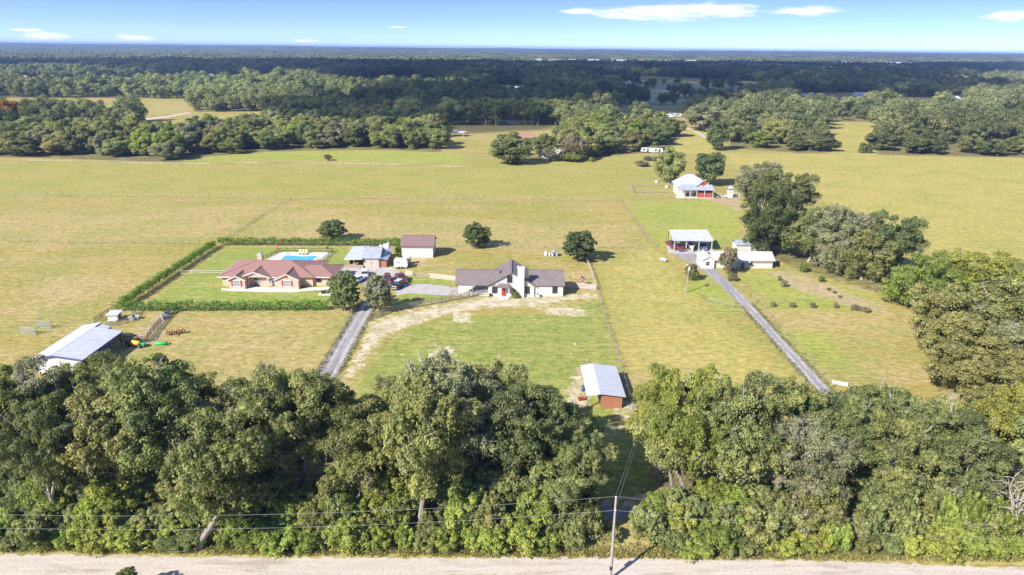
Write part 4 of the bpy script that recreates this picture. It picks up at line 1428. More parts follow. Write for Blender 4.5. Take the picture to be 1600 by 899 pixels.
for x in (-3.1, -.7):
    T.part('porch_post', T.mb().box(x - .07, x + .07, 147.4, 147.54, 0, 2.55), 'trim_white')
T.part('step', T.mb().box(-3.2, -.6, 147.2, 148.9, 0, .12).box(-2.7, -1.1, 146.7, 147.2, 0, .06), 'concrete')
T = Thing('air_conditioner', 'small grey air-conditioning unit at the front wall of the white house', 'air conditioner', (6.0, 148.6, 0))
T.part('case', T.mb().box(5.6, 6.4, 148.3, 148.95, 0, .8), 'tarp')
T.part('fan_grille', T.mb().tube([(6, 148.62, .8), (6, 148.62, .84)], .28, 10), 'black_metal')

# ------------------------------------------------------------------ brick ranch house
T = Thing('brick_house', 'long brick ranch house with red hip roof inside the hedge', 'house', (-56, 158, 0))
wmb = T.mb()
wmb.box(-69.2, -47.6, 154.3, 166.2, 0, 2.5).box(-52.4, -43.2, 154.9, 163.6, 0, 2.48)
wmb.prism_y([(-66.7, 0), (-62.9, 0), (-62.9, 2.4), (-64.8, 3.25), (-66.7, 2.4)], 151.8, 154.4)
wmb.prism_y([(-55.7, 0), (-50.4, 0), (-50.4, 2.45), (-53.05, 3.7), (-55.7, 2.45)], 152.2, 155)
wmb.prism_y([(-64.3, 2.55), (-57.6, 2.55), (-60.95, 3.8)], 153.2, 155)
wall = T.part('wall', wmb, 'brick')
r_ = T.mb(); hip(r_, -70.0, -46.9, 153.6, 167.0, 2.52, -62.6, -54.3, 160.2, 4.66)
roof = T.part('roof', r_, 'shingle_red', label='main hip roof of red-brown shingles')
r_ = T.mb(); hip(r_, -53.6, -42.4, 154.2, 164.4, 2.50, -50.0, -46.6, 159.2, 3.85)
T.part('roof', r_, 'shingle_red', label='right wing hip roof')
for (x0, x1, y0, ze, zr, lb) in ((-66.7, -62.9, 151.8, 2.42, 3.3, 'small left gable roof'), (-64.4, -57.5, 153.2, 2.6, 3.85, 'entry gable roof'), (-55.7, -50.4, 152.2, 2.47, 3.75, 'middle front gable roof')):
    r_ = T.mb(); gable_y(r_, x0, x1, y0, y0 + 5.2, ze, zr, .3, .1, seam=False)
    g_ = T.part('roof', r_, 'shingle_red', label=lb)
    tm = T.mb(); xm = (x0 + x1) / 2; sl_ = (zr - ze) / (xm - x0)
    for sgn, xe in ((-1, x0 - .32), (1, x1 + .32)):
        tm.bar((xe, y0 - .34, ze - sl_ * .32 - .02), (xm, y0 - .34, zr - .02), .07, .2)
    T.part('trim', tm, 'trim_white', g_)
for bb in ((-69.95, -66.9, 153.5, 153.58, 2.3, 2.5), (-57.3, -55.8, 153.5, 153.58, 2.3, 2.5), (-50.2, -42.46, 154.1, 154.18, 2.28, 2.48), (-42.45, -42.37, 154.2, 164.4, 2.28, 2.48), (-70.08, -70.0, 153.6, 167, 2.3, 2.5)):
    T.part('fascia', T.mb().box(*bb), 'trim_white', roof)
ch = T.part('chimney', T.mb().box(-62.7, -61.5, 160.6, 161.5, 3.2, 5.7), 'brick')
T.part('chimney_cap', T.mb().box(-62.8, -61.4, 160.5, 161.6, 5.7, 5.85).box(-62.4, -61.8, 160.8, 161.3, 5.85, 6.2), 'tarp', ch)
for x, y in ((-64.8, 151.8), (-53.05, 152.2)):
    w_ = window(T, x, 1.45, 1.5, 1.35, y, wall, pane='glass_sky', cols=3)
    for s in (-1, 1):
        T.part('shutter', T.mb().box(x + s * 1.07 - .22, x + s * 1.07 + .22, y - .06, y, .75, 2.15), 'shutter_red', wall)
window(T, -57.0, 1.45, 2.0, 1.4, 154.3, wall, pane='glass_sky', cols=4)
window(T, -46.4, 1.5, 1.0, 1.0, 154.9, wall, 'black_metal')
window(T, -60.2, 1.5, .6, 1.9, 154.3, wall, pane='glass_sky', cols=1)
T.part('door', T.mb().box(-61.6, -60.6, 154.2, 154.3, .1, 2.2), 'wood_dark', label='dark entry door under the porch gable')
for x in (-62.6, -58.0):
    T.part('porch_column', T.mb().box(x - .16, x + .16, 153.3, 153.6, 0, 2.55), 'brick')
T.part('vent', T.mb().box(-53.25, -52.85, 152.12, 152.2, 2.75, 3.15), 'shutter_red', wall)
T.part('vent', T.mb().box(-61.15, -60.75, 153.12, 153.2, 3.2, 3.55), 'trim_white', wall)
strip('front_walk', [(-68.5, 151.2), (-66, 150.4), (-62, 150.2), (-57, 150.0), (-51, 150.0), (-48.5, 151.0), (-42, 152.6)],
      [(-68.6, 152.5), (-66.5, 151.7), (-62, 153.6), (-57.4, 154), (-50.2, 152.1), (-48, 153.6), (-42.2, 154.6)], 'concrete', .03, .8, .03, 12)
T = Thing('air_conditioner', 'dark air-conditioning unit on a pale pad by the brick house', 'air conditioner', (-43.6, 149.2, 0))
T.part('pad', T.mb().box(-44.8, -42.0, 148.2, 149.6, 0, .12), 'concrete')
T.part('case', T.mb().box(-44.2, -43.3, 148.9, 149.5, .12, .95), 'black_metal')
T.part('fan_grille', T.mb().tube([(-43.75, 149.2, .95), (-43.75, 149.2, 1.0)], .3, 10), 'tarp')

# pool terrace
strip('pool_terrace', [(-67.0, 173.0), (-66.2, 177), (-64.8, 183.2)], [(-51.2, 169.5), (-50.8, 177), (-50.4, 183.2)], 'pool_deck', .03, .8, .02, 13)
T = Thing('swimming_pool', 'rectangular blue swimming pool behind the brick house', 'pool', (-57.8, 177.3, 0))
T.part('water', T.mb().box(-62.2, -53.4, 175.0, 179.6, .02, .07), 'water_blue')
T.part('coping', T.mb().box(-62.6, -62.2, 174.6, 180.0, .02, .12).box(-53.4, -53.0, 174.6, 180.0, .02, .12).box(-62.2, -53.4, 174.6, 175.0, .02, .12).box(-62.2, -53.4, 179.6, 180.0, .02, .12), 'trim_white')
T.part('pool_ladder', T.mb().tube([(-61.7, 179.9, .1), (-61.7, 179.9, .9), (-61.7, 179.3, .9), (-61.7, 179.3, 0)], .04, 6).tube([(-61.2, 179.9, .1), (-61.2, 179.9, .9), (-61.2, 179.3, .9), (-61.2, 179.3, 0)], .04, 6), 'black_metal')
PF = board_fence('pool_fence', 'black railing fence round three sides of the pool terrace', [(-67.2, 172.5), (-65.0, 183.6), (-50.1, 183.6), (-51.0, 169.2)], 1.2, 2, 2.2, 'black_metal', thick=.04, rail_h=.05, post_r=.05)
pk = PF.mb()
for a, b in (((-67.2, 172.5), (-65.0, 183.6)), ((-65.0, 183.6), (-50.1, 183.6)), ((-50.1, 183.6), (-51.0, 169.2))):
    a = Vector((*a, 0)); b = Vector((*b, 0)); n = int((b - a).length / .3)
    for i in range(n):
        p = a.lerp(b, i / n)
        pk.bar((p.x, p.y, .08), (p.x, p.y, 1.1), .025)
o = PF.part('pickets', pk, 'black_metal'); o['kind'] = 'stuff'
for i, px in enumerate((469.5, 474.5, 479.5)):
    x, y = at(px, 395.5)
    T = Thing('lounge_chair', '%s of the three tan lounge chairs at the back of the pool' % ('left', 'middle', 'right')[i], 'chair', (x, y - .6, 0), group='lounge chairs by the pool', local=True)
    T.part('seat', T.mb().box(-.33, .33, -.8, .3, .3, .38), 'tan_cloth')
    T.part('backrest', T.mb().slab((-.33, .3, .36), (.33, .3, .36), (.33, .75, 1.15), (-.33, .75, 1.15), .08), 'tan_cloth')
    for lx in (-.28, .28):
        for ly in (-.72, .25):
            T.part('leg', T.mb().box(lx - .03, lx + .03, ly - .03, ly + .03, 0, .3), 'wood_grey')
x, y = at(433.5, 393)
T = Thing('folded_umbrella', 'folded orange garden umbrella at the left pool corner', 'umbrella', (x, y, 0), local=True)
T.part('pole', T.mb().tube([(0, 0, 0), (0, 0, 2.3)], .03, 6), 'wood_grey')
T.part('canopy', T.mb().tube([(0, 0, .75), (0, 0, 1.2), (0, 0, 2.15), (0, 0, 2.3)], [.34, .3, .14, .03], 8), 'orange')
T.part('base', T.mb().tube([(0, 0, 0), (0, 0, .1)], .3, 10), 'black_metal')
x, y = at(516, 394)
T = Thing('patio_heater', 'small dark post lamp at the right pool corner', 'lamp', (x - .4, y - .6, 0), local=True)
T.part('post', T.mb().tube([(0, 0, 0), (0, 0, 1.3)], .06, 6), 'black_metal')
T.part('lamp_head', T.mb().tube([(0, 0, 1.25), (0, 0, 1.35), (0, 0, 1.75), (0, 0, 1.9)], [.1, .3, .3, .05], 8), 'black_metal')
T = Thing('patio_table', 'dark red patio table with chairs at the near right pool corner', 'table', (-52.3, 172.6, 0), local=True)
T.part('table_top', T.mb().tube([(0, 0, .7), (0, 0, .76)], .7, 12), 'wood_red')
T.part('leg', T.mb().tube([(0, 0, 0), (0, 0, .7)], .08, 6), 'black_metal')
for i, (cx, cy) in enumerate(((1.1, .6), (-1.1, .2), (.5, 1.3))):
    T = Thing('patio_chair', '%s of the dark red chairs round the patio table' % ('right', 'left', 'far')[i], 'chair', (-52.3 + cx, 172.6 + cy, 0), math.atan2(cy, cx) - math.pi / 2, 'chairs at the patio table', True)
    T.part('seat', T.mb().box(-.27, .27, -.27, .27, .4, .46), 'wood_red')
    T.part('backrest', T.mb().box(-.27, .27, .24, .3, .46, 1.0), 'wood_red')
    for lx in (-.23, .23):
        for ly in (-.23, .23):
            T.part('leg', T.mb().box(lx - .03, lx + .03, ly - .03, ly + .03, 0, .4), 'wood_red')


# hedges
def hedge(pts, label, h=2.1, wd=1.6, seed=1):
    T = Thing('hedge', label, 'hedge', (pts[0][0], pts[0][1], 0))
    rg = random.Random(seed)
    cl = []; st = T.mb()
    for a, b in zip(pts, pts[1:]):
        a = Vector((*a, 0)); b = Vector((*b, 0)); L = (b - a).length
        n = int(L / .55)
        u = (b - a).normalized(); v = Vector((-u.y, u.x, 0))
        for i in range(n + 1):
            p = a.lerp(b, i / n)
            for zz in (.35, .62, .86):
                for s in (-.3, .3):
                    q = p + v * (s * wd * .75 + rg.uniform(-.1, .1)) + u * rg.uniform(-.2, .2)
                    hh = h * (1 + .08 * math.sin(p.x * .9 + p.y * .7) + .06 * math.sin(p.x * 2.3 + p.y * 1.9))
                    if rg.random() < .93:
                        cl.append((q.x - pts[0][0], q.y - pts[0][1], hh * zz * rg.uniform(.86, 1.1), rg.uniform(.38, .62)))
            if i % 4 == 0:
                st.tube([(p.x, p.y, -.05), (p.x, p.y, h * .6)], [.06, .03], 5)
    V, F, t = leaves(cl, 17, .26, seed, 1, squash=.9)
    link('foliage', mesh_np('hedge_foliage', V, F, 'leaf_hedge', t), T.e)
    T.part('stems', st, 'bark')


hedge([(-85.0, 136.9), (-40.2, 138.8)], 'clipped green hedge along the front of the brick house lawn', seed=1)
hedge([(-85.1, 139.2), (-84.9, 187)], 'clipped green hedge along the left side of the brick house lawn', seed=2)
hedge([(-84.5, 189.4), (-33.0, 190.6), (-31.9, 186.5), (-31.6, 181)], 'long clipped hedge behind the pool and workshop', seed=3)

# ------------------------------------------------------------------ workshop barn
T = Thing('workshop_barn', 'weathered wood workshop with pale metal roofs and open side bay', 'barn', (-37.8, 173, 0))
wmb = T.mb()
wmb.box(-38.7, -34.5, 169.6, 176.6, 0, 2.7).prism_x([(169.6, 2.7), (176.6, 2.7), (173.0, 4.5)], -38.68, -34.52)
wall = T.part('wall', wmb, 'wood_grey')
T.part('side_wall', T.mb().box(-34.5, -32.8, 169.9, 170.05, 0, 2.3).box(-32.95, -32.8, 170.05, 178.4, 0, 2.35), 'wood_red', wall, label='reddish board wall of the right lean-to')
T.part('bay_wall', T.mb().box(-43.1, -38.7, 177.7, 177.85, 0, 3.0).box(-43.1, -42.95, 172.5, 177.7, 0, 2.6), 'wood_dark', wall, label='dark back wall of the open bay')
r_ = T.mb(); gable_x(r_, -38.75, -34.45, 169.4, 176.8, 2.72, 4.55, .3, .09, .5, yr=173.0)
T.part('roof', r_, 'galvalume', label='raised middle roof')
q = [(-43.6, 168.7, 2.32), (-38.75, 168.7, 2.5), (-38.75, 178.4, 3.35), (-43.2, 178.4, 3.2)]
r_ = T.mb().slab(*q, .09); seams(r_, *q, .6)
T.part('roof', r_, 'white_metal', label='white roof of the open left bay')
q = [(-34.4, 169.2, 2.75), (-32.3, 169.2, 2.3), (-32.3, 178.6, 2.5), (-34.4, 178.6, 2.95)]
r_ = T.mb().slab(*q, .09)
T.part('roof', r_, 'galvalume', label='bluish lean-to roof on the right')
for i, x in enumerate((-37.55, -35.65)):
    d_ = T.part('door', T.mb().box(x - .92, x + .92, 169.5, 169.6, .05, 2.45), 'wood_pale')
    T.part('handle', T.mb().box(x + (.7 if i == 0 else -.76), x + (.76 if i == 0 else -.7), 169.44, 169.5, 1.1, 1.35), 'black_metal', d_)
for x, y in ((-43.2, 169.1), (-41.0, 169.1)):
    T.part('post', T.mb().box(x - .09, x + .09, y - .09, y + .09, 0, 2.35), 'wood_grey')
T.part('half_wall', T.mb().box(-43.1, -38.75, 169.0, 169.08, 0, .9), 'wood_grey')
for i, (x, y, r) in enumerate(((-35.8, 179.2, .55), (-34.9, 179.4, .4), (-33.9, 179.0, .6))):
    T = Thing('white_drum', '%s white drum standing behind the workshop' % ('left', 'middle', 'right')[i], 'drum', (x, y, 0), local=True, group='drums behind the workshop')
    T.part('body', T.mb().tube([(0, 0, 0), (0, 0, .1), (0, 0, 3.2 + .3 * i), (0, 0, 3.5 + .3 * i)], [r * .8, r, r, r * .5], 10), 'white_paint', smooth=True)
    T.part('lid', T.mb().tube([(0, 0, 3.5 + .3 * i), (0, 0, 3.58 + .3 * i)], r * .5, 8), 'tarp')

# white shed with maroon roof
T = Thing('white_shed', 'white shed with maroon metal roof behind the workshop', 'shed', (-26, 179, 0))
wmb = T.mb().box(-30.2, -21.7, 179.1, 186.0, 0, 3.45)
wmb.prism_x([(179.1, 3.45), (186.0, 3.45), (182.5, 5.3)], -30.18, -21.72)
wall = T.part('wall', wmb, 'siding_white')
r_ = T.mb(); gable_x(r_, -30.2, -21.7, 179.1, 186.0, 3.46, 5.35, .35, .1, .6)
T.part('roof', r_, 'maroon_metal')
T.part('vent', T.mb().box(-27.3, -27.0, 179.02, 179.1, 1.05, 1.3), 'tarp', wall)
T.part('gutter', T.mb().box(-30.5, -21.4, 178.62, 178.74, 3.18, 3.3), 'maroon_metal')

# ------------------------------------------------------------------ vehicles
def wheels(T, xs, hw, r=.34):
    for x in xs:
        for s in (-1, 1):
            w_ = T.part('wheel', T.mb().tube([(x, s * hw - .11, r), (x, s * hw + .11, r)], r, 12), 'tyre')
            T.part('rim', T.mb().tube([(x, s * hw - .12, r), (x, s * hw + .12, r)], r * .55, 10), 'chrome', w_)


def vehicle(kind, label, x, y, rz, mat, name='parked_car', cat='car', group=None):
    """nose towards local +X"""
    T = Thing(name, label, cat, (x, y, 0), rz, group, True)
    if kind == 'pickup':
        prof = [(-2.7, .45), (2.65, .45), (2.7, .85), (2.55, 1.08), (1.25, 1.15), (-2.7, 1.12)]
        cab = [(1.2, 1.13), (.75, 1.82), (-.75, 1.82), (-.95, 1.13)]
        wx, hw, r = (1.75, -1.65), .82, .38
    elif kind == 'suv':
        prof = [(-2.2, .42), (2.2, .42), (2.25, .8), (2.1, 1.05), (1.0, 1.12), (-2.25, 1.12)]
        cab = [(1.05, 1.1), (.5, 1.72), (-1.95, 1.72), (-2.2, 1.1)]
        wx, hw, r = (1.4, -1.35), .78, .36
    elif kind == 'jeep':
        prof = [(-1.9, .5), (1.9, .5), (1.95, .95), (1.85, 1.15), (.65, 1.2), (-1.95, 1.2)]
        cab = [(.6, 1.18), (.4, 1.85), (-1.85, 1.85), (-1.92, 1.18)]
        wx, hw, r = (1.25, -1.2), .8, .42
    else:
        prof = [(-2.2, .35), (2.15, .35), (2.2, .68), (2.0, .85), (.95, .95), (-1.6, .98), (-2.2, .88)]
        cab = [(.9, .94), (.25, 1.42), (-1.05, 1.42), (-1.65, .96)]
        wx, hw, r = (1.35, -1.3), .76, .32
    hb = .9
    m_ = T.mb()
    n = len(prof)
    vs = [(px_, s * hb * (1 if pz_ < 1.0 else .94), pz_) for s in (-1, 1) for px_, pz_ in prof]
    m_.add(vs, [tuple(range(n)), tuple(reversed(range(n, 2 * n)))] + [((i + 1) % n, i, i + n, (i + 1) % n + n) for i in range(n)])
    body = T.part('body', m_, mat)
    m_ = T.mb()
    vs = [(px_, s * (.84 if pz_ < 1.3 else .68), pz_) for s in (-1, 1) for px_, pz_ in cab]
    m_.add(vs, [(0, 1, 2, 3), (7, 6, 5, 4)] + [((i + 1) % 4, i, i + 4, (i + 1) % 4 + 4) for i in range(4)])
    gl = T.part('windows', m_, 'glass')
    zt = cab[1][1]
    T.part('roof', T.mb().box(cab[2][0] + .05, cab[1][0] - .05, -.66, .66, zt, zt + .05), mat if kind != 'jeep' else 'tarp')
    for s in (-1, 1):
        T.part('pillar', T.mb().bar((cab[1][0] - .55, s * .71, zt - .02), (cab[1][0] - .5, s * .87, cab[0][1]), .1), mat)
        T.part('headlight', T.mb().box(prof[2][0] - .02, prof[2][0] + .03, s * .62 - .16, s * .62 + .16, .66, .82), 'glass_sky')
        T.part('tail_light', T.mb().box(prof[-1][0] - .04, prof[-1][0] + .02, s * .7 - .12, s * .7 + .12, .75, .98), 'emblem_red')
    T.part('bumper', T.mb().box(prof[1][0] - .05, prof[1][0] + .1, -.85, .85, .4, .58), 'chrome')
    if kind == 'pickup':
        T.part('truck_bed', T.mb().box(-2.55, -1.05, -.72, .72, 1.06, 1.14), 'black_metal')
    wheels(T, wx, hw, r)
    return T


vehicle('suv', 'dark red car parked behind the driveway tree', *at(606, 440), RAD(-80), 'car_red')
vehicle('pickup', 'maroon pickup parked right of the dark red car', *at(627, 438), RAD(-65), 'car_maroon', 'parked_pickup', 'pickup')
vehicle('jeep', 'black off-roader parked on the gravel below the maroon pickup', *at(621, 450), RAD(-110), 'car_black', 'parked_jeep')
vehicle('sedan', 'white car half hidden between the two driveway trees', *at(561, 439), RAD(70), 'car_white')
vehicle('suv', 'white van beside the workshop apron behind the driveway trees', *at(571, 430), RAD(100), 'car_white', 'parked_van', 'van')
vehicle('pickup', 'dark red pickup at the left end of the pole carport', *at(1058, 389), RAD(-60), 'car_maroon', 'parked_pickup', 'pickup')
vehicle('sedan', 'red car at the far left of the pole carport', *at(1050, 383), RAD(-60), 'car_red')
vehicle('suv', 'dark blue car at the right end of the pole carport', *at(1097, 388), RAD(-90), 'car_blue')
vehicle('suv', 'white van inside the pole carport', *at(1078, 382), RAD(-90), 'car_white', 'parked_van', 'van')
T = Thing('boat_trailer', 'white boat on a trailer at the front of the pole carport', 'boat', (*at(1079, 389), 0), RAD(-90), local=True)
m_ = T.mb()
sec = [(-2.4, .8), (-1, .9), (.8, .8), (1.9, .4), (2.5, .03)]
vs = []; fs = []
for x, hw_ in sec:
    vs += [(x, -hw_, 1.35 + .08 * x), (x, -hw_ * .55, .65), (x, 0, .5), (x, hw_ * .55, .65), (x, hw_, 1.35 + .08 * x)]
for i in range(len(sec) - 1):
    for k in range(4):
        fs.append((i * 5 + k, (i + 1) * 5 + k, (i + 1) * 5 + k + 1, i * 5 + k + 1))
    fs.append((i * 5 + 4, (i + 1) * 5 + 4, (i + 1) * 5, i * 5))
fs.append((0, 1, 2, 3, 4))
m_.add(vs, fs)
T.part('hull', m_, 'car_white')
T.part('windscreen', T.mb().slab((.4, -.6, 1.4), (.4, .6, 1.4), (.1, .5, 1.85), (.1, -.5, 1.85), .05), 'glass')
T.part('outboard_motor', T.mb().box(-2.75, -2.4, -.2, .2, .8, 1.7), 'black_metal')
T.part('trailer_frame', T.mb().bar((-2.3, 0, .42), (3.2, 0, .42), .1).bar((-.8, -.9, .42), (-.8, .9, .42), .1), 'galv_wire')
wheels(T, (-.8,), .95, .3)

# trailers by the workshop
T = Thing('horse_trailer', 'white enclosed horse trailer parked beside the workshop', 'trailer', (-28.9, 169.9, 0), local=True)
m_ = T.mb().prism_y([(-1.75, .45), (1.5, .45), (1.75, .9), (1.6, 2.2), (1.35, 2.45), (-1.6, 2.45), (-1.75, 2.3)], -.95, .95)
body = T.part('body', m_, 'car_white')
for x0, x1 in ((-1.35, -1.0), (-.9, -.55), (-.45, -.1), (.35, .6)):
    T.part('window', T.mb().box(x0, x1, -1.0, -.95, 1.5, 1.75), 'glass', body)
T.part('fender', T.mb().box(-1.2, .35, -1.12, -.95, .62, .78), 'tarp')
T.part('hitch', T.mb().bar((1.6, -.5, .5), (3.0, 0, .5), .1).bar((1.6, .5, .5), (3.0, 0, .5), .1).tube([(2.8, 0, 0), (2.8, 0, .9)], .05, 6), 'black_metal')
wheels(T, (-.85, 0.0), .98, .34)
T = Thing('utility_trailer', 'dark open utility trailer behind the white horse trailer', 'trailer', (-29.0, 173.4, 0), local=True)
T.part('deck', T.mb().box(-1.9, 1.8, -.9, .9, .55, .65), 'black_metal')
T.part('side_rail', T.mb().box(-1.9, 1.8, -.95, -.9, .6, 1.0), 'black_metal')
T.part('side_rail', T.mb().box(-1.9, 1.8, .9, .95, .6, 1.0), 'black_metal')
T.part('ramp', T.mb().slab((1.8, .9, .65), (1.8, -.9, .65), (1.95, -.9, 2.0), (1.95, .9, 2.0), .05), 'wood_dark')
wheels(T, (-.4, .4), .98, .33)

# ------------------------------------------------------------------ red plank barn at the paddock corner
T = Thing('plank_shed', 'red plank shed with silver metal roof at the paddock corner', 'shed', (15, 96.9, 0))
wmb = T.mb().box(14.45, 17.75, 97.0, 106.9, 0, 2.3)
wmb.prism_y([(14.45, 2.3), (17.75, 2.3), (14.45, 2.62)], 97.02, 106.88)
wall = T.part('wall', wmb, 'wood_dark')
nz = 9
for i in range(nz):
    z0 = .04 + i * 2.24 / nz
    T.part('plank', T.mb().box(14.42 + random.uniform(-.02, .02), 17.78 + random.uniform(-.02, .02), 96.94 - random.uniform(0, .015), 96.99, z0, z0 + 2.24 / nz - .025), 'wood_red', wall)
q = [(18.25, 96.5, 2.32), (18.25, 107.6, 2.32), (14.2, 107.6, 2.78), (14.2, 96.5, 2.78)]
r_ = T.mb().slab(*q, .07); seams(r_, *q, .45)
T.part('roof', r_, 'galvalume_light', label='wide right roof slope')
q = [(12.0, 107.6, 2.42), (12.0, 96.5, 2.42), (14.2, 96.5, 2.80), (14.2, 107.6, 2.80)]
r_ = T.mb().slab(*q, .07); seams(r_, *q, .45)
T.part('roof', r_, 'white_metal', label='narrow left roof slope')
for y in (97.0, 100.4, 103.7, 107.0):
    T.part('post', T.mb().box(12.2, 12.36, y - .08, y + .08, 0, 2.42), 'wood_grey')
T = Thing('water_barrel', 'dark blue water barrel on the sand left of the plank shed', 'barrel', (*at(910, 612), 0), local=True)
T.part('body', T.mb().tube([(0, 0, 0), (0, 0, .3), (0, 0, .6), (0, 0, .9)], [.27, .3, .3, .27], 12), 'blue_plastic', smooth=True)
T.part('lid', T.mb().tube([(0, 0, .9), (0, 0, .94)], .2, 10), 'black_metal')
T = Thing('red_trough', 'small red feed trough on the sand near the plank shed', 'trough', (*at(908, 627), 0), RAD(20), local=True)
T.part('tub', T.mb().add([(-.6, -.35, .5), (.6, -.35, .5), (.6, .35, .5), (-.6, .35, .5), (-.45, -.22, .12), (.45, -.22, .12), (.45, .22, .12), (-.45, .22, .12)], [(4, 5, 1, 0), (5, 6, 2, 1), (6, 7, 3, 2), (7, 4, 0, 3), (7, 6, 5, 4)]), 'red_paint')
for s in (-1, 1):
    T.part('leg', T.mb().box(s * .42 - .05, s * .42 + .05, -.2, .2, 0, .2), 'red_paint')

# ------------------------------------------------------------------ white metal barn at left
T = Thing('metal_barn', 'white metal barn with blue trim and open lean-to at the left', 'barn', (-79, 112, 0))
wmb = T.mb().box(-82.4, -77.2, 107.2, 121.6, 0, 2.95)
wmb.prism_y([(-82.4, 2.95), (-77.2, 2.95), (-79.1, 3.5)], 107.22, 121.58)
wmb.box(-77.2, -74.6, 107.22, 107.34, 0, 2.9)
wall = T.part('wall', wmb, 'white_paint')
q = [(-82.8, 122.0, 2.98), (-82.8, 106.8, 2.98), (-79.1, 106.8, 3.66), (-79.1, 122.0, 3.66)]
r_ = T.mb().slab(*q, .08); seams(r_, *q, .6)
roof = T.part('roof', r_, 'white_metal', label='left roof slope')
q = [(-73.9, 106.8, 2.86), (-73.9, 119.6, 2.86), (-79.1, 119.6, 3.63), (-79.1, 106.8, 3.63)]
r_ = T.mb().slab(*q, .08); seams(r_, *q, .6)
T.part('roof', r_, 'white_metal', label='wide right roof slope over the lean-to')
T.part('trim', T.mb().bar((-82.8, 106.76, 2.86), (-79.1, 106.76, 3.54), .05, .2).bar((-79.1, 106.76, 3.51), (-73.9, 106.76, 2.74), .05, .2).bar((-73.86, 106.8, 2.74), (-73.86, 119.6, 2.74), .05, .2)
       .prism_y([(-82.3, 3.0), (-77.0, 3.0), (-79.1, 3.5)], 121.62, 121.7), 'blue_trim_and_shade', roof)
for y in (107.4, 111.4, 115.4, 119.2):
    T.part('post', T.mb().box(-74.45, -74.25, y - .1, y + .1, 0, 2.8), 'wood_dark')
T.part('roller_door', T.mb().box(-81.6, -78.2, 107.1, 107.2, .05, 2.5), 'siding_white', wall)
T = Thing('parked_boat', 'grey covered boat stored under the metal barn lean-to', 'boat', (-75.9, 115.5, 0), RAD(80), local=True)
T.part('hull', T.mb().add([(-2, -.8, .9), (-2, .8, .9), (1.6, .7, .95), (2.4, 0, 1.0), (1.6, -.7, .95), (-2, -.5, .35), (-2, .5, .35), (1.5, .35, .35), (2.0, 0, .45), (1.5, -.35, .35)],
                          [(0, 4, 3, 2, 1), (5, 6, 7, 8, 9), (0, 1, 6, 5), (1, 2, 7, 6), (2, 3, 8, 7), (3, 4, 9, 8), (4, 0, 5, 9)]), 'tarp')
wheels(T, (-.6,), .75, .3)
x, y = at(178, 503)
T = Thing('small_shed', 'small white flat-roofed animal shed behind the metal barn', 'shed', (x, y, 0), RAD(4), local=True)
T.part('wall', T.mb().box(-.95, 1.0, 0, 1.9, .1, 1.5), 'white_paint')
T.part('roof', T.mb().slab((-1.25, -.25, 1.5), (1.25, -.25, 1.5), (1.25, 2.2, 1.75), (-1.25, 2.2, 1.75), .08), 'white_metal')
T.part('door', T.mb().box(1.0, 1.05, .5, 1.4, .15, 1.3), 'wood_dark')
board_fence('corral_fence', 'dark board fence on the right side of the corral by the metal barn', [at(230, 536), at(237, 524), at(252, 506), at(267, 489)], 1.35, 4, 2.2, 'wood_dark')
board_fence('corral_fence', 'dark board fence at the front of the corral by the metal barn', [at(178, 532), at(206, 533), at(230, 536)], 1.3, 4, 2.2, 'wood_dark')
board_fence('corral_fence', 'dark board fence behind the small white shed', [at(150, 506), at(170, 492), at(184, 485)], 1.3, 3, 2.0, 'wood_dark')
board_fence('corral_fence', 'grey rail fence between the small shed and the hedge', [at(168, 513), at(186, 509), at(204, 505), at(212, 490)], 1.2, 3, 1.8, 'wood_grey')
board_fence('corral_fence', 'short dark gate panel at the hedge end of the corral', [at(272, 491), at(279, 484)], 1.3, 4, 2.0, 'wood_dark')
for i, (px, py) in enumerate(((208, 500), (214, 499), (262, 492), (258, 498))):
    x, y = at(px, py)
    T = Thing('feed_bin', '%s in the corral by the metal barn' % ('left pale feed bin', 'pale feed bin beside the left one', 'grey feed bin with blue side', 'pale stone-like feed bin')[i], 'bin', (x, y, 0), RAD(20 * i), local=True)
    T.part('box', T.mb().add([(-.5, -.4, 0), (.5, -.4, 0), (.5, .4, 0), (-.5, .4, 0), (-.6, -.5, .7), (.6, -.5, .7), (.6, .5, .7), (-.6, .5, .7)],
                             [(3, 2, 1, 0), (0, 1, 5, 4), (1, 2, 6, 5), (2, 3, 7, 6), (3, 0, 4, 7), (4, 5, 6, 7)]), ('tarp', 'white_paint', 'tarp', 'rock')[i])
    T.part('lid', T.mb().box(-.62, .62, -.52, .52, .7, .76), ('white_paint', 'tarp', 'blue_plastic', 'tarp')[i])
# implements
x, y = at(214, 542)
T = Thing('yellow_implement', 'yellow and dark farm implement parked beside the metal barn', 'implement', (x, y, 0), RAD(-10), local=True)
T.part('tank', T.mb().tube([(-1.0, 0, .75), (-.85, 0, .75), (.85, 0, .7), (1.05, 0, .7)], [.3, .48, .48, .25], 10), 'yellow', smooth=True)
T.part('frame', T.mb().bar((-1.9, 0, .42), (1.6, 0, .42), .14).bar((-.3, -.7, .42), (-.3, .7, .42), .12), 'rust')
T.part('seat_unit', T.mb().box(-2.0, -1.3, -.4, .4, .4, 1.1), 'rust')
T.part('nose', T.mb().box(1.1, 2.0, -.35, .35, .35, .8), 'green_plastic')
wheels(T, (-1.3, 1.2), .62, .42)
x, y = at(253, 540)
T = Thing('green_trough', 'bright green plastic trough lying on the dry grass', 'trough', (x, y, 0), RAD(6), local=True)
T.part('tub', T.mb().tube([(-1.15, 0, .32), (-1.0, 0, .34), (1.0, 0, .34), (1.15, 0, .32)], [.2, .36, .36, .2], 10), 'green_plastic', smooth=True)
T.part('skid', T.mb().box(-.9, .9, -.2, .2, 0, .06), 'green_plastic')
x, y = at(275, 523)
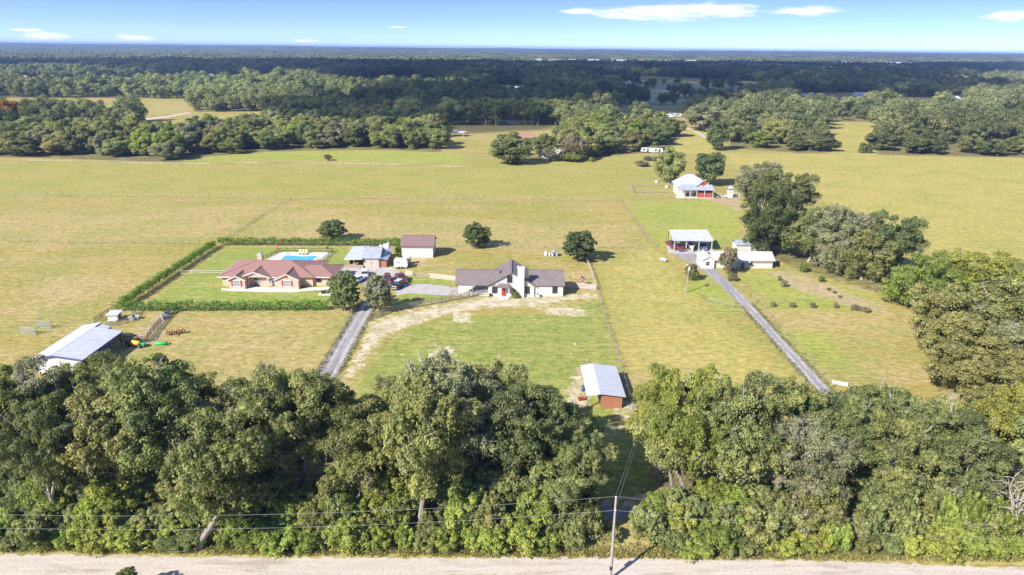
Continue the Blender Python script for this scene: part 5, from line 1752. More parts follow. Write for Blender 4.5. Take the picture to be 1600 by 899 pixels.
T = Thing('hay_rake', 'rusty brown hay rake lying in the dry paddock', 'implement', (x, y, 0), RAD(25), local=True)
T.part('beam', T.mb().bar((-1.6, 0, .55), (1.9, 0, .6), .16), 'rust')
for i in range(4):
    c_ = -1.3 + i * .9
    T.part('rake_wheel', T.mb().tube([(c_ - .04, -.05, .55), (c_ + .08, .05, .55)], .5, 12), 'rust')
T.part('drawbar', T.mb().bar((0, 0, .5), (.3, -1.3, .35), .12), 'rust')
for i, (px, py, L_) in enumerate(((46, 523, 3.3), (70, 513, 3.3))):
    x, y = at(px, py)
    T = Thing('wire_pen', ('near', 'far')[i] + ' of two galvanised wire pen panels standing in the left field', 'pen', (x, y, 0), RAD(-8), local=True, group='wire pen panels')
    T.part('frame', T.mb().bar((-L_ / 2, 0, .05), (-L_ / 2, 0, 1.5), .06).bar((L_ / 2, 0, .05), (L_ / 2, 0, 1.5), .06).bar((-L_ / 2, 0, 1.5), (L_ / 2, 0, 1.5), .06).bar((-L_ / 2, 0, .08), (L_ / 2, 0, .08), .06)
           .bar((-L_ / 2, 2.2, .05), (-L_ / 2, 2.2, 1.4), .06).bar((-L_ / 2, 0, 1.45), (-L_ / 2, 2.2, 1.4), .06).bar((L_ / 2, 0, 1.45), (L_ / 2, 2.2, 1.4), .06), 'galv_wire')
    m_ = T.mb()
    for k in range(1, 16):
        m_.bar((-L_ / 2 + k * L_ / 16, 0, .08), (-L_ / 2 + k * L_ / 16, 0, 1.48), .035)
    for k in range(1, 8):
        m_.bar((-L_ / 2, 0, k * .19), (L_ / 2, 0, k * .19), .035)
    o = T.part('mesh', m_, 'galv_wire'); o['kind'] = 'stuff'

# ------------------------------------------------------------------ red barn with porch
T = Thing('red_barn', 'red barn with pale metal roofs and red leaf emblem on its gable', 'barn', (71, 266, 0))
wmb = T.mb().box(65.2, 77.4, 266.2, 276, 0, 3.6)
wmb.prism_y([(71.6, 4.2), (76.8, 4.2), (74.2, 6.3)], 265.2, 268)
wall = T.part('wall', wmb, 'white_paint')
r_ = T.mb(); hip(r_, 64.4, 78.0, 265.6, 277, 3.8, 69.0, 71.5, 271.5, 7.9)
T.part('roof', r_, 'galvalume_light', label='main hip roof')
r_ = T.mb(); gable_y(r_, 71.6, 76.8, 265.0, 271, 4.25, 6.35, .3, .1, .6)
T.part('roof', r_, 'galvalume', label='small front gable roof')
q = [(64.2, 262.9, 3.1), (78.3, 262.9, 3.1), (78.0, 266.3, 4.7), (65.6, 266.3, 4.7)]
r_ = T.mb().slab(*q, .09); seams(r_, *q, .7)
T.part('porch_roof', r_, 'galvalume')
for x in (64.6, 66.8, 69.0, 71.6, 74.6, 77.9):
    T.part('post', T.mb().box(x - .13, x + .13, 263.2, 263.46, 0, 3.1), 'wood_pale')
for x0, x1 in ((72.0, 74.3), (74.9, 77.6)):
    T.part('panel', T.mb().box(x0, x1, 263.55, 263.7, .1, 2.0), 'red_paint', wall, label='red lower wall panel')
T.part('porch_shade_sheet', T.mb().box(71.8, 77.8, 264.6, 264.75, 0, 3.4), 'blue_trim_and_shade', wall)  # dark blue sheet in place of the shade above the red panels
T.part('floor_slab', T.mb().box(64.0, 78.4, 262.6, 266.2, 0, .12), 'concrete')
leaf = [(0, -.9), (.12, -.35), (.55, -.5), (.45, -.2), (.95, .1), (.78, .2), (.85, .5), (.5, .42), (.42, .55), (.2, .35), (.28, .85), (.12, .78), (0, 1.1),
        (-.12, .78), (-.28, .85), (-.2, .35), (-.42, .55), (-.5, .42), (-.85, .5), (-.78, .2), (-.95, .1), (-.45, -.2), (-.55, -.5), (-.12, -.35)]
T.part('emblem', T.mb().prism_y([(74.2 + a * 1.35, 5.1 + b * 1.1) for a, b in leaf], 265.0, 265.15), 'emblem_red', wall, label='red leaf emblem on the gable')
for i, (px, py, mat) in enumerate(((1066, 304, 'wood_dark'), (1075, 305, 'black_metal'), (1062, 300, 'terracotta'), (1085, 305, 'car_maroon'))):
    x, y = at(px, py)
    T = Thing('farm_crate', ('dark crate stack', 'black feed cart', 'terracotta tub', 'maroon box')[i] + ' under the left porch of the red barn', 'crate', (x, y, 0), .4 * i, local=True)
    T.part('body', T.mb().box(-.7, .7, -.5, .5, .12, 1.1), mat)
    T.part('lid', T.mb().box(-.76, .76, -.56, .56, 1.1, 1.2), 'wood_grey')
    T.part('base', T.mb().box(-.6, .6, -.4, .4, 0, .12), 'black_metal')
x, y = at(1140, 306)
T = Thing('garden_kiosk', 'small white lantern-topped kiosk right of the red barn', 'kiosk', (x, y, 0), local=True)
T.part('body', T.mb().box(-.9, .9, -.9, .9, 0, 2.2), 'white_paint')
T.part('upper_body', T.mb().box(-.6, .6, -.6, .6, 2.6, 3.6), 'glass_sky')
T.part('ledge', T.mb().box(-1.1, 1.1, -1.1, 1.1, 2.2, 2.6), 'trim_white')
T.part('roof', T.mb().add([(-.9, -.9, 3.6), (.9, -.9, 3.6), (.9, .9, 3.6), (-.9, .9, 3.6), (0, 0, 4.5)], [(0, 1, 4), (1, 2, 4), (2, 3, 4), (3, 0, 4), (3, 2, 1, 0)]), 'white_metal')
for i, (px, py, s, mat) in enumerate(((1120, 306, .9, 'wood_dark'), (1126, 305, .8, 'tarp'), (1132, 306, .7, 'rock'), (1146, 302, .8, 'wood_pale'), (1152, 304, .9, 'rock'))):
    x, y = at(px, py)
    T = Thing('junk_pile', '%s in the clutter right of the red barn' % ('dark pile nearest the barn', 'grey sheeted pile', 'pale heap before the kiosk', 'timber heap right of the kiosk', 'pale heap under the bare oak')[i], 'pile', (x, y, 0), i, local=True)
    m_ = T.mb()
    for k in range(7):
        a_, b_ = random.uniform(-s, s), random.uniform(-s, s)
        m_.bar((a_, b_, random.uniform(.05, .3)), (a_ + random.uniform(-1, 1), b_ + random.uniform(-1, 1), random.uniform(.2, .9)), .3, .25)
    T.part('planks', m_, mat)
    T.part('sheet', T.mb().slab((-s, -s, .3), (s, -s, .35), (s, s, .5), (-s, s, .55), .06), 'tarp')
board_fence('paddock_fence', 'grey rail fence round the small paddock left of the red barn', [at(1060, 299), at(990, 299.5), at(985, 289), at(1058, 288)], 1.3, 3, 3.2, 'wood_grey')
for i, (px, py) in enumerate(((1042, 291), (1026, 283))):
    x, y = at(px, py)
    T = Thing('white_trough', ('right', 'left')[i] + ' white tub near the paddock by the red barn', 'tub', (x, y, 0), local=True)
    T.part('tub', T.mb().tube([(0, 0, 0), (0, 0, .15), (0, 0, .9)], [.6, .7, .75], 10), 'white_paint')
    T.part('rim', T.mb().tube([(0, 0, .9), (0, 0, .98)], .8, 10), 'tarp')

# ------------------------------------------------------------------ pole carport
T = Thing('pole_carport', 'open pole carport with flat white metal roof over parked vehicles', 'carport', (51, 192, 0))
q = [(45.6, 187.6, 3.25), (57.3, 187.9, 3.3), (57.6, 196.6, 4.3), (46.3, 196.4, 4.25)]
r_ = T.mb().slab(*q, .1); seams(r_, *q, .6)
T.part('roof', r_, 'white_metal')
T.part('beam', T.mb().box(45.8, 57.1, 188.0, 188.15, 2.9, 3.15), 'wood_pale')
for x in (46.2, 49.6, 53.2, 56.9):
    T.part('post', T.mb().box(x - .11, x + .11, 188.0, 188.22, 0, 3.15), 'wood_pale')
    T.part('post', T.mb().box(x + .3, x + .52, 196.0, 196.2, 0, 4.0), 'wood_pale')
strip('carport_apron', [(44.2, 186), (44.8, 190), (45.5, 197)], [(57.8, 184), (58.2, 190), (58.4, 197)], 'gravel_yard', .014, .8, .2, 14)
x, y = at(1043, 381)
T = Thing('lamp_post', 'dark yard lamp post left of the pole carport', 'lamp post', (x, y, 0), local=True)
T.part('pole', T.mb().tube([(0, 0, 0), (0, 0, 3.9)], [.09, .06], 6), 'black_metal')
T.part('arm', T.mb().bar((0, 0, 3.8), (.7, 0, 3.9), .07), 'black_metal')
T.part('lamp_head', T.mb().box(.4, 1.0, -.2, .2, 3.75, 3.95), 'black_metal')

# ------------------------------------------------------------------ white farmhouse and blue-grey shed
T = Thing('white_farmhouse', 'low white farmhouse with pale metal roof beside the gravel lane', 'house', (60, 174, 0))
wmb = T.mb().box(53.2, 68.8, 172.6, 178.2, 0, 2.3).box(50.0, 53.2, 171.9, 177.6, 0, 2.35)
wmb.prism_y([(49.9, 2.35), (53.3, 2.35), (51.6, 3.2)], 171.92, 177.58)
wmb.prism_x([(172.6, 2.3), (178.2, 2.3), (175.4, 3.6)], 68.5, 68.78)
wall = T.part('wall', wmb, 'siding_white')
r_ = T.mb(); gable_x(r_, 53.0, 68.9, 172.5, 178.3, 2.32, 3.72, .35, .09, .6)
roof = T.part('roof', r_, 'pale_roof')
r_ = T.mb(); gable_y(r_, 50.0, 53.2, 171.9, 177.8, 2.36, 3.25, .25, .09, .6)
T.part('roof', r_, 'pale_roof', label='left gable roof')
T.part('fascia', T.mb().box(53.4, 69.25, 172.02, 172.1, 2.0, 2.16), 'wood_red', roof)
T.part('porch_wall', T.mb().box(59.5, 62.2, 172.2, 172.6, 0, 2.1), 'siding_grey', wall)
T.part('door', T.mb().box(60.3, 61.2, 172.12, 172.2, .1, 2.0), 'wood_dark')
T.part('porch_roof', T.mb().slab((59.0, 171.2, 2.0), (62.6, 171.2, 2.0), (62.6, 172.3, 2.3), (59.0, 172.3, 2.3), .08), 'galvalume')
window(T, 62.9, 1.4, .9, .9, 172.6, wall, 'siding_grey', cols=2)
window(T, 55.5, 1.4, 1.1, .9, 172.6, wall, 'siding_grey', cols=2)
window(T, 51.4, 1.4, .9, .9, 171.9, wall, 'siding_grey', cols=1)
T = Thing('blue_grey_shed', 'blue-grey shed with low gable roof under the big dark oak', 'shed', (67.5, 189.5, 0))
wmb = T.mb().box(64.5, 71.2, 189.3, 193.6, 0, 1.75)
wall = T.part('wall', wmb, 'siding_grey')
T.part('gable_wall', T.mb().prism_y([(68.2, 0), (71.3, 0), (71.3, 1.7), (69.75, 2.4), (68.2, 1.7)], 189.0, 189.4), 'siding_white', wall)
r_ = T.mb(); gable_x(r_, 64.4, 69.6, 189.2, 193.7, 1.77, 2.65, .25, .08, .6)
T.part('roof', r_, 'galvalume')
r_ = T.mb(); gable_y(r_, 68.1, 71.4, 188.95, 193.7, 1.72, 2.45, .25, .08, .6)
T.part('roof', r_, 'galvalume', label='small front gable roof')
window(T, 70.5, 1.15, .6, .6, 189.0, wall, 'black_metal', cols=1, rows=1)
T.part('door', T.mb().box(68.5, 69.2, 188.93, 189.0, .05, 1.6), 'wood_dark')
T = Thing('open_lean_to', 'dark open lean-to with grey tank at the right of the blue-grey shed', 'lean-to', (73, 189.6, 0))
T.part('roof', T.mb().slab((71.9, 188.9, 1.7), (74.6, 188.9, 1.7), (74.6, 192.6, 2.0), (71.9, 192.6, 2.0), .08), 'galvalume')
T.part('back_wall', T.mb().box(72.0, 74.5, 192.2, 192.35, 0, 1.85), 'wood_dark')
for x in (72.1, 74.4):
    T.part('post', T.mb().box(x - .08, x + .08, 189.0, 189.16, 0, 1.65), 'wood_grey')
x, y = at(1036, 408)
T = Thing('propane_tank', 'small white propane tank in the grass left of the gravel lane', 'tank', (x, y, 0), RAD(-35), local=True)
T.part('tank', T.mb().tube([(-.95, 0, .6), (-.8, 0, .6), (.8, 0, .6), (.95, 0, .6)], [.2, .4, .4, .2], 12), 'white_paint', smooth=True)
for s in (-.55, .55):
    T.part('leg', T.mb().box(s - .06, s + .06, -.25, .25, 0, .32), 'tarp')
x, y = at(853, 399)
T = Thing('water_tank', 'white well tank behind the white house roof', 'tank', (x, y, 0), local=True)
T.part('tank', T.mb().tube([(0, 0, 0), (0, 0, .1), (0, 0, 1.1), (0, 0, 1.3)], [.4, .5, .5, .2], 12), 'white_paint', smooth=True)
T.part('pump', T.mb().box(.7, 1.1, -.2, .2, 0, .9), 'white_paint')
x, y = at(866, 399)
T = Thing('pump_house', 'small grey pump house beside the white well tank', 'pump house', (x, y, 0), local=True)
T.part('wall', T.mb().box(-.8, .8, -.6, .6, 0, 1.2), 'tarp')
T.part('roof', T.mb().prism_y([(-.95, 1.2), (.95, 1.2), (0, 1.7)], -.75, .75), 'galvalume')
T.part('door', T.mb().box(-.3, .3, -.66, -.6, .05, 1.0), 'glass')
x, y = at(907, 447)
T = Thing('play_set', 'small wooden play set behind the right pale fence', 'play set', (x, y, 0), local=True)
for lx in (-.7, .7):
    for ly in (-.6, .6):
        T.part('leg', T.mb().box(lx - .07, lx + .07, ly - .07, ly + .07, 0, 1.9), 'wood_pale')
T.part('platform', T.mb().box(-.8, .8, -.7, .7, .9, 1.0), 'wood_pale')
T.part('roof', T.mb().prism_y([(-.95, 1.9), (.95, 1.9), (0, 2.6)], -.85, .85), 'terracotta')

# ------------------------------------------------------------------ fences
board_fence('board_fence', 'dark four-rail board fence running from the drive to the white house', [at(580, 500), at(612, 487), at(690, 473), at(762, 459)], 1.35, 4, 2.5, 'wood_dark', 'wood_grey')
board_fence('pale_fence', 'pale board fence behind the parked cars', [at(634, 429), at(645, 431)], 1.3, 5, 2.2, 'wood_pale', thick=.04, rail_h=.2)
board_fence('pale_fence', 'pale board fence left of the white house carport', [at(671, 434), at(713, 439)], 1.3, 5, 2.4, 'wood_pale', thick=.04, rail_h=.2)
board_fence('field_gate', 'thin rail gate between the two pale board fences', [at(646, 432), at(670, 434.5)], 1.1, 3, 3.6, 'galv_wire', thick=.03, rail_h=.05, post_r=.05)
board_fence('pale_fence', 'pale board fence right of the white house', [at(884, 450), at(900, 450), at(931, 453)], 1.4, 5, 2.2, 'wood_pale', thick=.04, rail_h=.2)
board_fence('garden_fence', 'pale rail fence from the house corner fence up past the round tree', [at(932, 452), at(925, 430), at(915, 404)], 1.2, 3, 2.8, 'wood_pale', thick=.04, rail_h=.1)
board_fence('garden_fence', 'low pale rails across the yard right of the white house', [at(896, 436), at(926, 436)], 1.1, 2, 2.6, 'wood_pale', thick=.04, rail_h=.1)
board_fence('lawn_fence', 'pale rail fence from the left hedge to the brick house', [at(284, 429), at(354, 428)], 1.2, 2, 2.6, 'wood_pale', 'white_paint', thick=.05, rail_h=.08)
board_fence('carport_fence', 'pale rails across the open carport of the white house', [at(716, 463), at(762, 461)], 1.2, 2, 2.5, 'wood_grey', 'trim_white', thick=.04, rail_h=.1)
WIRE = [
    ('wire fence with grey posts along the right side of the paddock', [(932, 455), (945, 500), (960, 545), (976, 600), (1000, 690), (1030, 760)], 3.0),
    ('wire fence with dark posts between straw pasture and carport lawn', [(968, 311), (985, 335), (1003, 362), (1022, 385), (1026, 392)], 3.2),
    ('post and wire fence across the pasture behind the round trees', [(690, 385), (850, 386), (1000, 387)], 4.0),
    ('long post and wire fence across the left pasture', [(10, 377), (160, 379), (312, 380)], 4.5),
    ('dark post and wire fence running up the pasture from the hedge corner', [(346, 377), (385, 352), (420, 330), (455, 309)], 3.0),
    ('far post and wire fence crossing the whole pasture', [(0, 303), (200, 305), (455, 309), (700, 309), (965, 312)], 6.0),
    ('leaning post fence along the left side of the gravel lane', [(1095, 462), (1104, 472), (1145, 482), (1178, 503), (1215, 550), (1255, 600)], 4.5),
    ('post fence across the pasture end beside the yard pole', [(1104, 472), (1120, 474), (1146, 481)], 3.0),
    ('low wire fence at the right edge of the gravel lane', [(1160, 450), (1192, 484), (1240, 540), (1300, 606)], 5.0),
    ('post fence along the left edge of the gravel drive', [(555, 480), (545, 500), (524, 545), (490, 596)], 3.6),
    ('short post fence between the red barn lawn and pasture', [(967, 311), (1050, 309), (1150, 308)], 5.0),
    ('wire fence along the dirt track behind the left pasture', [(0, 248), (140, 251), (280, 255), (430, 252), (600, 255), (738, 259)], 7.0),
]
for lb, pts, sp in WIRE:
    board_fence('wire_fence', lb, metres(pts), 1.2, 3, sp, 'post_wood', wires=True, post_r=.075)
for i, (px, py) in enumerate(((455, 309), (310, 380), (352, 374), (968, 311), (1022, 390), (1391, 482), (712, 440))):
    pass

# ------------------------------------------------------------------ utility poles and wires
PX, PY = 11.0, 59.6
T = Thing('utility_pole', 'tall weathered utility pole beside the limestone road', 'utility pole', (PX, PY, 0), local=True)
T.part('pole', T.mb().tube([(0, 0, -.3), (0, 0, 3), (0, 0, 10.4)], [.17, .155, .115], 12), 'pole_wood')
T.part('insulator', T.mb().tube([(0, 0, 10.4), (0, 0, 10.48), (0, 0, 10.62)], [.05, .09, .05], 8), 'rock')
T.part('insulator', T.mb().tube([(0, -.12, 9.1), (0, -.3, 9.1)], [.06, .06], 8), 'rock')
T.part('meter_box', T.mb().box(-.2, .2, .1, .36, 2.0, 2.65), 'tarp')
T.part('pole_band', T.mb().tube([(0, 0, 1.25), (0, 0, 1.75)], .172, 12), 'black_metal')
QX, QY = at(1072, 457)
T = Thing('yard_pole', 'pale yard pole with lamp and transformer left of the gravel lane', 'utility pole', (QX, QY, 0), local=True)
T.part('pole', T.mb().tube([(0, 0, -.3), (0, 0, 3), (0, 0, 7.3)], [.15, .14, .11], 10), 'pole_wood')
T.part('transformer', T.mb().tube([(.12, -.25, 5.6), (.12, -.25, 5.68), (.12, -.25, 6.4), (.12, -.25, 6.5)], [.18, .25, .25, .16], 10), 'tarp')
T.part('lamp_arm', T.mb().bar((0, 0, 6.9), (-.6, -.5, 7.15), .06), 'galv_wire')
T.part('lamp_head', T.mb().tube([(-.6, -.5, 7.0), (-.6, -.5, 7.2)], [.22, .1], 8), 'white_paint')


def wire(label, a, b, sag, r=.02):
    a, b = Vector(a), Vector(b)
    pts = []
    for i in range(33):
        t = i / 32
        p = a.lerp(b, t)
        p.z -= 4 * sag * t * (1 - t)
        pts.append(p - a)
    o = link('power_line', MB().tube(pts, r, 5).mesh('power_line', 'wire_alu'))
    o.location = a
    tag(o, label, 'power line')


POLES = []
for x, lb in ((-100, 'utility pole along the road beyond the left photo edge'), (108, 'utility pole along the road beyond the right photo edge')):
    T = Thing('utility_pole', lb, 'utility pole', (x, PY, 0), local=True)
    T.part('pole', T.mb().tube([(0, 0, -.3), (0, 0, 3), (0, 0, 10.0)], [.17, .155, .115], 12), 'pole_wood')
    T.part('insulator', T.mb().tube([(0, 0, 10.0), (0, 0, 10.2)], [.06, .06], 8), 'rock')
wire('upper power line left of the roadside utility pole', (PX, PY, 10.6), (-100, PY, 10.2), 2.9, .010)
wire('lower power line left of the roadside utility pole', (PX, PY - .28, 9.1), (-100, PY - .28, 8.7), 2.9, .010)
wire('upper power line right of the roadside utility pole', (PX, PY, 10.6), (108, PY, 10.2), 3.0, .009)
wire('lower power line right of the roadside utility pole', (PX, PY - .28, 9.1), (108, PY - .28, 8.7), 3.0, .009)
wire('left service line from the utility pole to the yard pole', (PX - .05, PY + .1, 10.5), (QX, QY, 7.2), 2.2, .010)
wire('right service line from the utility pole to the yard pole', (PX + .1, PY + .12, 9.4), (QX, QY, 6.4), 2.0, .010)

# ------------------------------------------------------------------ far buildings
def far_house(label, px, py, wd, dp, h, zr, roof, wallm, rz=0.0, wins=3, name='far_house', group=None):
    x, y = at(px, py)
    T = Thing(name, label, 'house', (x, y, 0), rz, group, True)
    wmb = T.mb().box(-wd / 2, wd / 2, 0, dp, 0, h)
    wmb.prism_x([(0, h), (dp, h), (dp / 2, zr - .1)], -wd / 2 + .02, wd / 2 - .02)
    wall = T.part('wall', wmb, wallm)
    r_ = T.mb(); gable_x(r_, -wd / 2, wd / 2, 0, dp, h, zr, .5, .15, seam=False)
    T.part('roof', r_, roof)
    for i in range(wins):
        x0 = -wd / 2 + wd * (i + .5) / wins
        f = T.part('window', T.mb().box(x0 - .6, x0 + .6, -.08, 0, .9, 2.1), 'trim_white', wall)
        T.part('pane', T.mb().box(x0 - .5, x0 + .5, -.12, -.06, 1.0, 2.0), 'glass', f)
    if wins:
        T.part('door', T.mb().box(-.5, .5, -.1, 0, 0, 2.1), 'wood_dark', wall)
    return T


far_house('long white-roofed shed among the dark woods at mid photo', 797, 136, 34, 9, 2.5, 4.6, 'white_metal', 'white_paint', 0, 6, 'far_shed')
far_house('low house with pale blue roof in the dark woods at right', 1276, 152, 25, 9, 3, 5.2, 'galvalume_light', 'siding_white')
far_house('low house with reddish roof right of the pale blue roof', 1312, 151, 26, 10, 3, 5.6, 'terracotta', 'siding_white', 0, 5)
far_house('white-roofed shed right of the reddish far roof', 1350, 146, 22, 9, 2.6, 4.6, 'white_metal', 'white_paint', 0, 2, 'far_shed')
far_house('tiny white shed left of the pale blue far roof', 1257, 148, 8, 6, 2.6, 4.2, 'white_metal', 'white_paint', 0, 1, 'far_shed')
far_house('tall white house among bright trees at the right', 1492, 160, 14, 10, 6, 9.5, 'white_metal', 'white_paint', RAD(12), 3)
far_house('small cottage with pale roof at the back of the central pasture', 858, 246, 9, 7, 2.6, 4.6, 'white_metal', 'siding_white', RAD(-35), 2)
far_house('white house glimpsed behind the row of tall oaks', 788, 190, 22, 9, 3, 5.5, 'terracotta', 'siding_white', 0, 4)
far_house('house with terracotta roof glimpsed among the central trees', 823, 219, 10, 8, 2.8, 5.0, 'terracotta', 'siding_white', RAD(20), 2)
far_house('white glasshouse-like shed at the far left edge', 16, 122, 40, 18, 4, 8.0, 'white_metal', 'siding_white', 0, 3, 'far_shed')
far_house('long white barn roof by the far left fields', 305, 116, 60, 14, 3, 6, 'white_metal', 'white_paint', 0, 4, 'far_shed')
far_house('grey farmhouse by the far left fields', 145, 122, 34, 14, 3, 7, 'galvalume', 'siding_grey', 0, 4)
far_house('white cottage hidden in the left belt', 374, 226, 8, 6, 2.8, 4.6, 'white_metal', 'siding_white', 0, 2)
far_house('terracotta-roofed house at the far right', 1533, 111, 40, 18, 4, 8, 'terracotta', 'siding_white', 0, 4)
far_house('white house at the far right below the terracotta roof', 1576, 117, 36, 14, 4, 7.5, 'white_metal', 'siding_white', 0, 4)
for i, (px, py) in enumerate([(812, 90.5), (838, 91), (868, 91.5), (895, 92), (928, 92), (968, 92), (1006, 92.5), (1040, 93), (1078, 93), (1092, 93.5), (1128, 94), (1156, 94), (1180, 94), (1325, 95.5), (1352, 96), (1382, 96), (1402, 96), (1428, 96.5), (774, 91.5)]):
    far_house('%s pale roof in the far town below the skyline' % nth(i), px, py, 36 + 14 * (i % 3), 26, 7, 13, ('white_metal', 'galvalume_light', 'terracotta', 'white_metal')[i % 4], 'white_paint', 0, 0, 'town_house', 'pale roofs of the far town')
# derelict trailers, vehicles and pads at the back of the pasture
for i, (px, py, L_) in enumerate(((1010, 235, 6.5), (1027, 236, 6.0))):
    x, y = at(px, py)
    T = Thing('derelict_trailer', ('left grey', 'right white')[i] + ' derelict camper trailer at the back of the pasture', 'trailer', (x, y, 0), RAD(-12 + 20 * i), local=True)
    T.part('body', T.mb().prism_y([(-L_ / 2, .5), (L_ / 2, .5), (L_ / 2 - .3, 2.6), (-L_ / 2 + .4, 2.8)], -1.1, 1.1), ('tarp', 'white_paint')[i])
    T.part('door', T.mb().box(.4, 1.2, -1.16, -1.1, .6, 2.3), 'glass')
    T.part('window', T.mb().box(-1.9, -.7, -1.16, -1.1, 1.4, 2.1), 'glass')
    wheels(T, (0.2,), 1.1, .36)
for i, (px, py) in enumerate(((1043, 180), (1052, 178), (1059, 179))):
    x, y = at(px, py)
    T = Thing('camper_van', '%s of the white campers parked on the shaded green field' % ('left', 'middle', 'right')[i], 'camper', (x, y, 0), RAD(8), local=True, group='campers on the shaded green field')
    T.part('body', T.mb().prism_y([(-4, .5), (4, .5), (4.2, 1.4), (3.3, 2.3), (3.0, 3.1), (-4, 3.1)], -1.25, 1.25), 'car_white')
    T.part('window', T.mb().box(-2.5, .8, -1.3, -1.25, 1.7, 2.4), 'glass')
    wheels(T, (2.5, -2.2), 1.2, .45)
x, y = at(717, 209)
T = Thing('white_awning', 'white flat shelter roof among the trees behind the green strip', 'shelter', (x, y, 0), RAD(-25), local=True)
T.part('roof', T.mb().slab((-5, -3, 2.6), (5, -3, 2.6), (5, 3, 3.0), (-5, 3, 3.0), .12), 'white_metal')
for sx in (-4.6, 4.6):
    for sy in (-2.6, 2.6):
        T.part('post', T.mb().box(sx - .12, sx + .12, sy - .12, sy + .12, 0, 2.6), 'wood_pale')
x, y = at(1413, 605)
x, y = at(1311, 602)
T = Thing('concrete_pipe', 'pale culvert headwall beside the lower gravel lane', 'culvert', (x, y, 0), RAD(-25), local=True)
T.part('wall', T.mb().box(-1.0, 1.0, -.18, .18, 0, .5), 'concrete')
T.part('wing', T.mb().box(-1.25, -1.0, -.1, .7, 0, .4), 'concrete')
T.part('wing', T.mb().box(1.0, 1.25, -.1, .7, 0, .4), 'concrete')

# ------------------------------------------------------------------ weeds and tufts of grass
def tufts(name, label, P, size, per, mat, seed, hgt=1.0):
    rg = np.random.default_rng(seed)
    n = len(P) * per
    b = np.repeat(P, per, 0) + rg.normal(0, size * .45, (n, 2))
    s = size * rg.uniform(.5, 1.3, n)
    az_ = rg.uniform(0, 6.28, n)
    ln = rg.uniform(.1, .7, n)
    u = np.stack([np.cos(az_), np.sin(az_)], 1)
    V = np.zeros((n, 3, 3))
    V[:, 0, :2] = b - u * (s * .25)[:, None]
    V[:, 1, :2] = b + u * (s * .25)[:, None]
    tip = np.stack([-u[:, 1], u[:, 0]], 1)
    V[:, 2, :2] = b + tip * (s * ln)[:, None]
    V[:, 2, 2] = s * hgt * rg.uniform(.5, 1, n)
    V[:, :2, 2] = -.02
    F = np.arange(n * 3).reshape(n, 3)
    me = mesh_np(name, V.reshape(-1, 3), F, mat, np.repeat(np.clip(rg.normal(.5, .25, n), 0, 1), 3))
    o = link(name, me)
    tag(o, label, 'grass', kind='stuff')
    return o


vp = np.stack([RNG.uniform(-60, 60, 5200), 62.7 + RNG.gamma(2.0, .55, 5200)], 1)
tufts('verge_grass', 'dry yellow weeds on the verge between road and shrubs', vp, .34, 5, 'leaf_grass', 1)
vp = np.stack([RNG.uniform(-5, 62, 1500), RNG.uniform(57.0, 59.55, 1500)], 1)
tufts('roadside_grass', 'dry grass on the near side of the limestone road', vp, .3, 5, 'leaf_grass', 2)
pp = np.stack([RNG.uniform(-130, 130, 14000), 88 + 190 * RNG.random(14000) ** 1.6], 1)
bad = np.zeros(len(pp), bool)
for q in ([(-35, 60), (-28, 60), (-28, 170), (-35, 170)], [(50, 60), (56.5, 60), (56.5, 192), (44, 192)], [(-46, 150), (13.5, 148), (13.5, 182), (-46, 182)],
          [(-84, 136), (-39, 137), (-38, 190), (-84, 190)]):
    bad |= inside(pp, q)
pp = pp[~bad]
tufts('pasture_tufts', 'scattered uneven tufts of grass over the near pastures', pp, .42, 4, 'leaf_tuft', 3, .42)

fl = []
for lb_, pts_, sp_ in WIRE:
    mp_ = metres(pts_)
    for (ax, ay), (bx, by) in zip(mp_, mp_[1:]):
        n_ = int(math.hypot(bx - ax, by - ay) * 1.1)
        tt = RNG.random(n_)[:, None]
        q_ = np.array([ax, ay]) * (1 - tt) + np.array([bx, by]) * tt + RNG.normal(0, .35, (n_, 2))
        keep = np.sin(q_[:, 0] * .21 + q_[:, 1] * .17) + RNG.normal(0, .6, n_) > -.3
        fl.append(q_[keep])
for xe in (-34.1, -30.1, 51.7, 54.6):
    fl.append(np.stack([xe + RNG.normal(0, .22, 420), RNG.uniform(92, 146, 420)], 1))
tufts('fence_weeds', 'rough weeds growing along the fence lines and drive edges', np.concatenate(fl), .42, 4, 'leaf_weed', 4, .7)

# ------------------------------------------------------------------ clouds above and behind the camera that shade the far woods
m, t, b = new_mat('cloud')
b.inputs['Base Color'].default_value = (.9, .9, .9, 1)
b.inputs['Roughness'].default_value = 1
b.inputs['Specular IOR Level'].default_value = 0
tp = N(t, 'ShaderNodeBsdfTransparent')
ms = N(t, 'ShaderNodeMixShader'); ms.inputs[0].default_value = .52
t.links.new(b.outputs[0], ms.inputs[1]); t.links.new(tp.outputs[0], ms.inputs[2])
t.links.new(ms.outputs[0], t.nodes['Material Output'].inputs['Surface'])
CLOUD_Z = 1150.0
OFF = CLOUD_Z / math.tan(SUN_EL)
SHADE = [
    ('broad', [(575, 175), (680, 190), (760, 190), (880, 190), (970, 175), (1060, 190), (1180, 188), (1260, 168), (1300, 160), (1480, 158), (1490, 118), (1600, 112), (1600, 99), (1300, 98.5), (900, 97), (640, 98), (600, 125), (600, 145), (560, 160)], 150),
    ('long', [(-200, 111), (430, 112), (600, 120), (700, 102), (640, 96), (300, 95), (-200, 95)], 230),
]
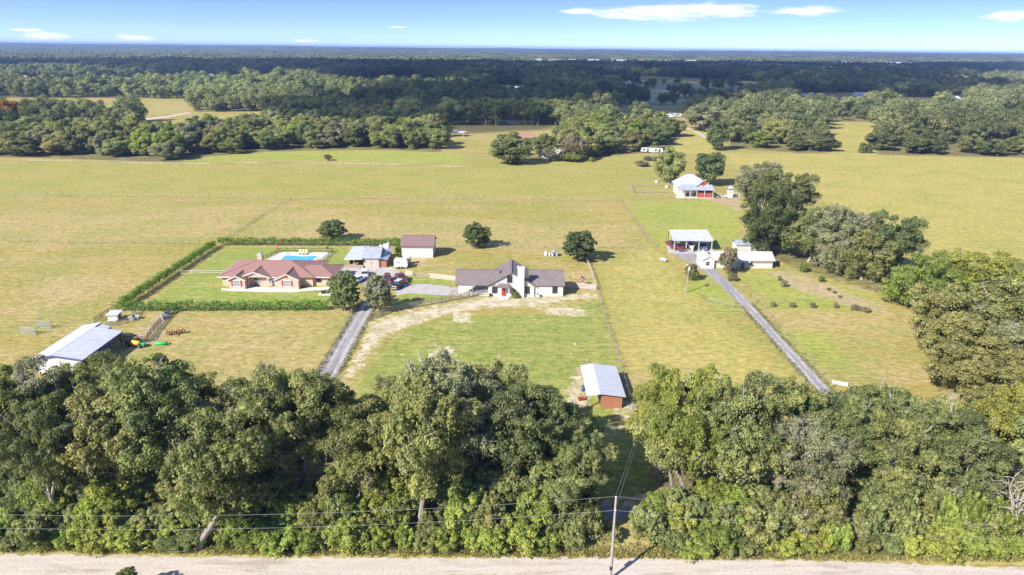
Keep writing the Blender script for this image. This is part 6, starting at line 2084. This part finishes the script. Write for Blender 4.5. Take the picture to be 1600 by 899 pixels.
for nm, poly, sz in SHADE:
    pm_ = metres(poly)
    xs_ = [p[0] for p in pm_]; ys_ = [p[1] for p in pm_]
    G_ = jitter_grid(min(xs_), max(xs_), min(ys_), max(ys_), sz * .85, RNG)
    G_ = G_[inside(G_, pm_)]
    vs = []; fs = []
    rg = random.Random(9)
    n0 = 0
    for (gx, gy) in G_:
        r = sz * rg.uniform(.62, .85)
        cx, cy, cz_ = gx - math.cos(SH_AZ) * OFF, gy - math.sin(SH_AZ) * OFF, CLOUD_Z + rg.uniform(0, 40)
        nu, nv = 10, 6
        for j in range(nv + 1):
            th = math.pi * j / nv
            for i in range(nu):
                ph_ = 2 * math.pi * i / nu
                k = 1 + rg.uniform(-.1, .1)
                vs.append((cx + r * k * math.sin(th) * math.cos(ph_), cy + r * k * math.sin(th) * math.sin(ph_), cz_ + r * .42 * k * math.cos(th)))
        for j in range(nv):
            for i in range(nu):
                fs.append((n0 + j * nu + i, n0 + (j + 1) * nu + i, n0 + (j + 1) * nu + (i + 1) % nu, n0 + j * nu + (i + 1) % nu))
        n0 += (nv + 1) * nu
    me = bpy.data.meshes.new('cloud')
    me.from_pydata(vs, [], fs)
    me.polygons.foreach_set('use_smooth', [True] * len(me.polygons))
    me.materials.append(m)
    o = link('cloud', me)
    tag(o, {'broad': 'white cumulus bank above the camera shading the middle woods', 'long': 'long white cumulus bank shading the far left woods', 'small': 'small cloud shading the far right field edge'}[nm], 'cloud', kind='structure')

# ------------------------------------------------------------------ the air
hz = MB().box(-12600, 12600, -5000, 12600, -1.5, 78)
o = link('haze', hz.mesh('haze'))
hm = bpy.data.materials.new('haze')
hm.use_nodes = True
t = hm.node_tree
t.nodes.remove(t.nodes['Principled BSDF'])
pv = N(t, 'ShaderNodeVolumePrincipled')
pv.inputs['Color'].default_value = (.36, .54, 1.0, 1)
pv.inputs['Density'].default_value = 1.25e-4
pv.inputs['Anisotropy'].default_value = 0.1
t.links.new(pv.outputs[0], t.nodes['Material Output'].inputs['Volume'])
o.data.materials.append(hm)
tag(o, 'pale blue haze lying over the whole plain', 'haze', kind='stuff')
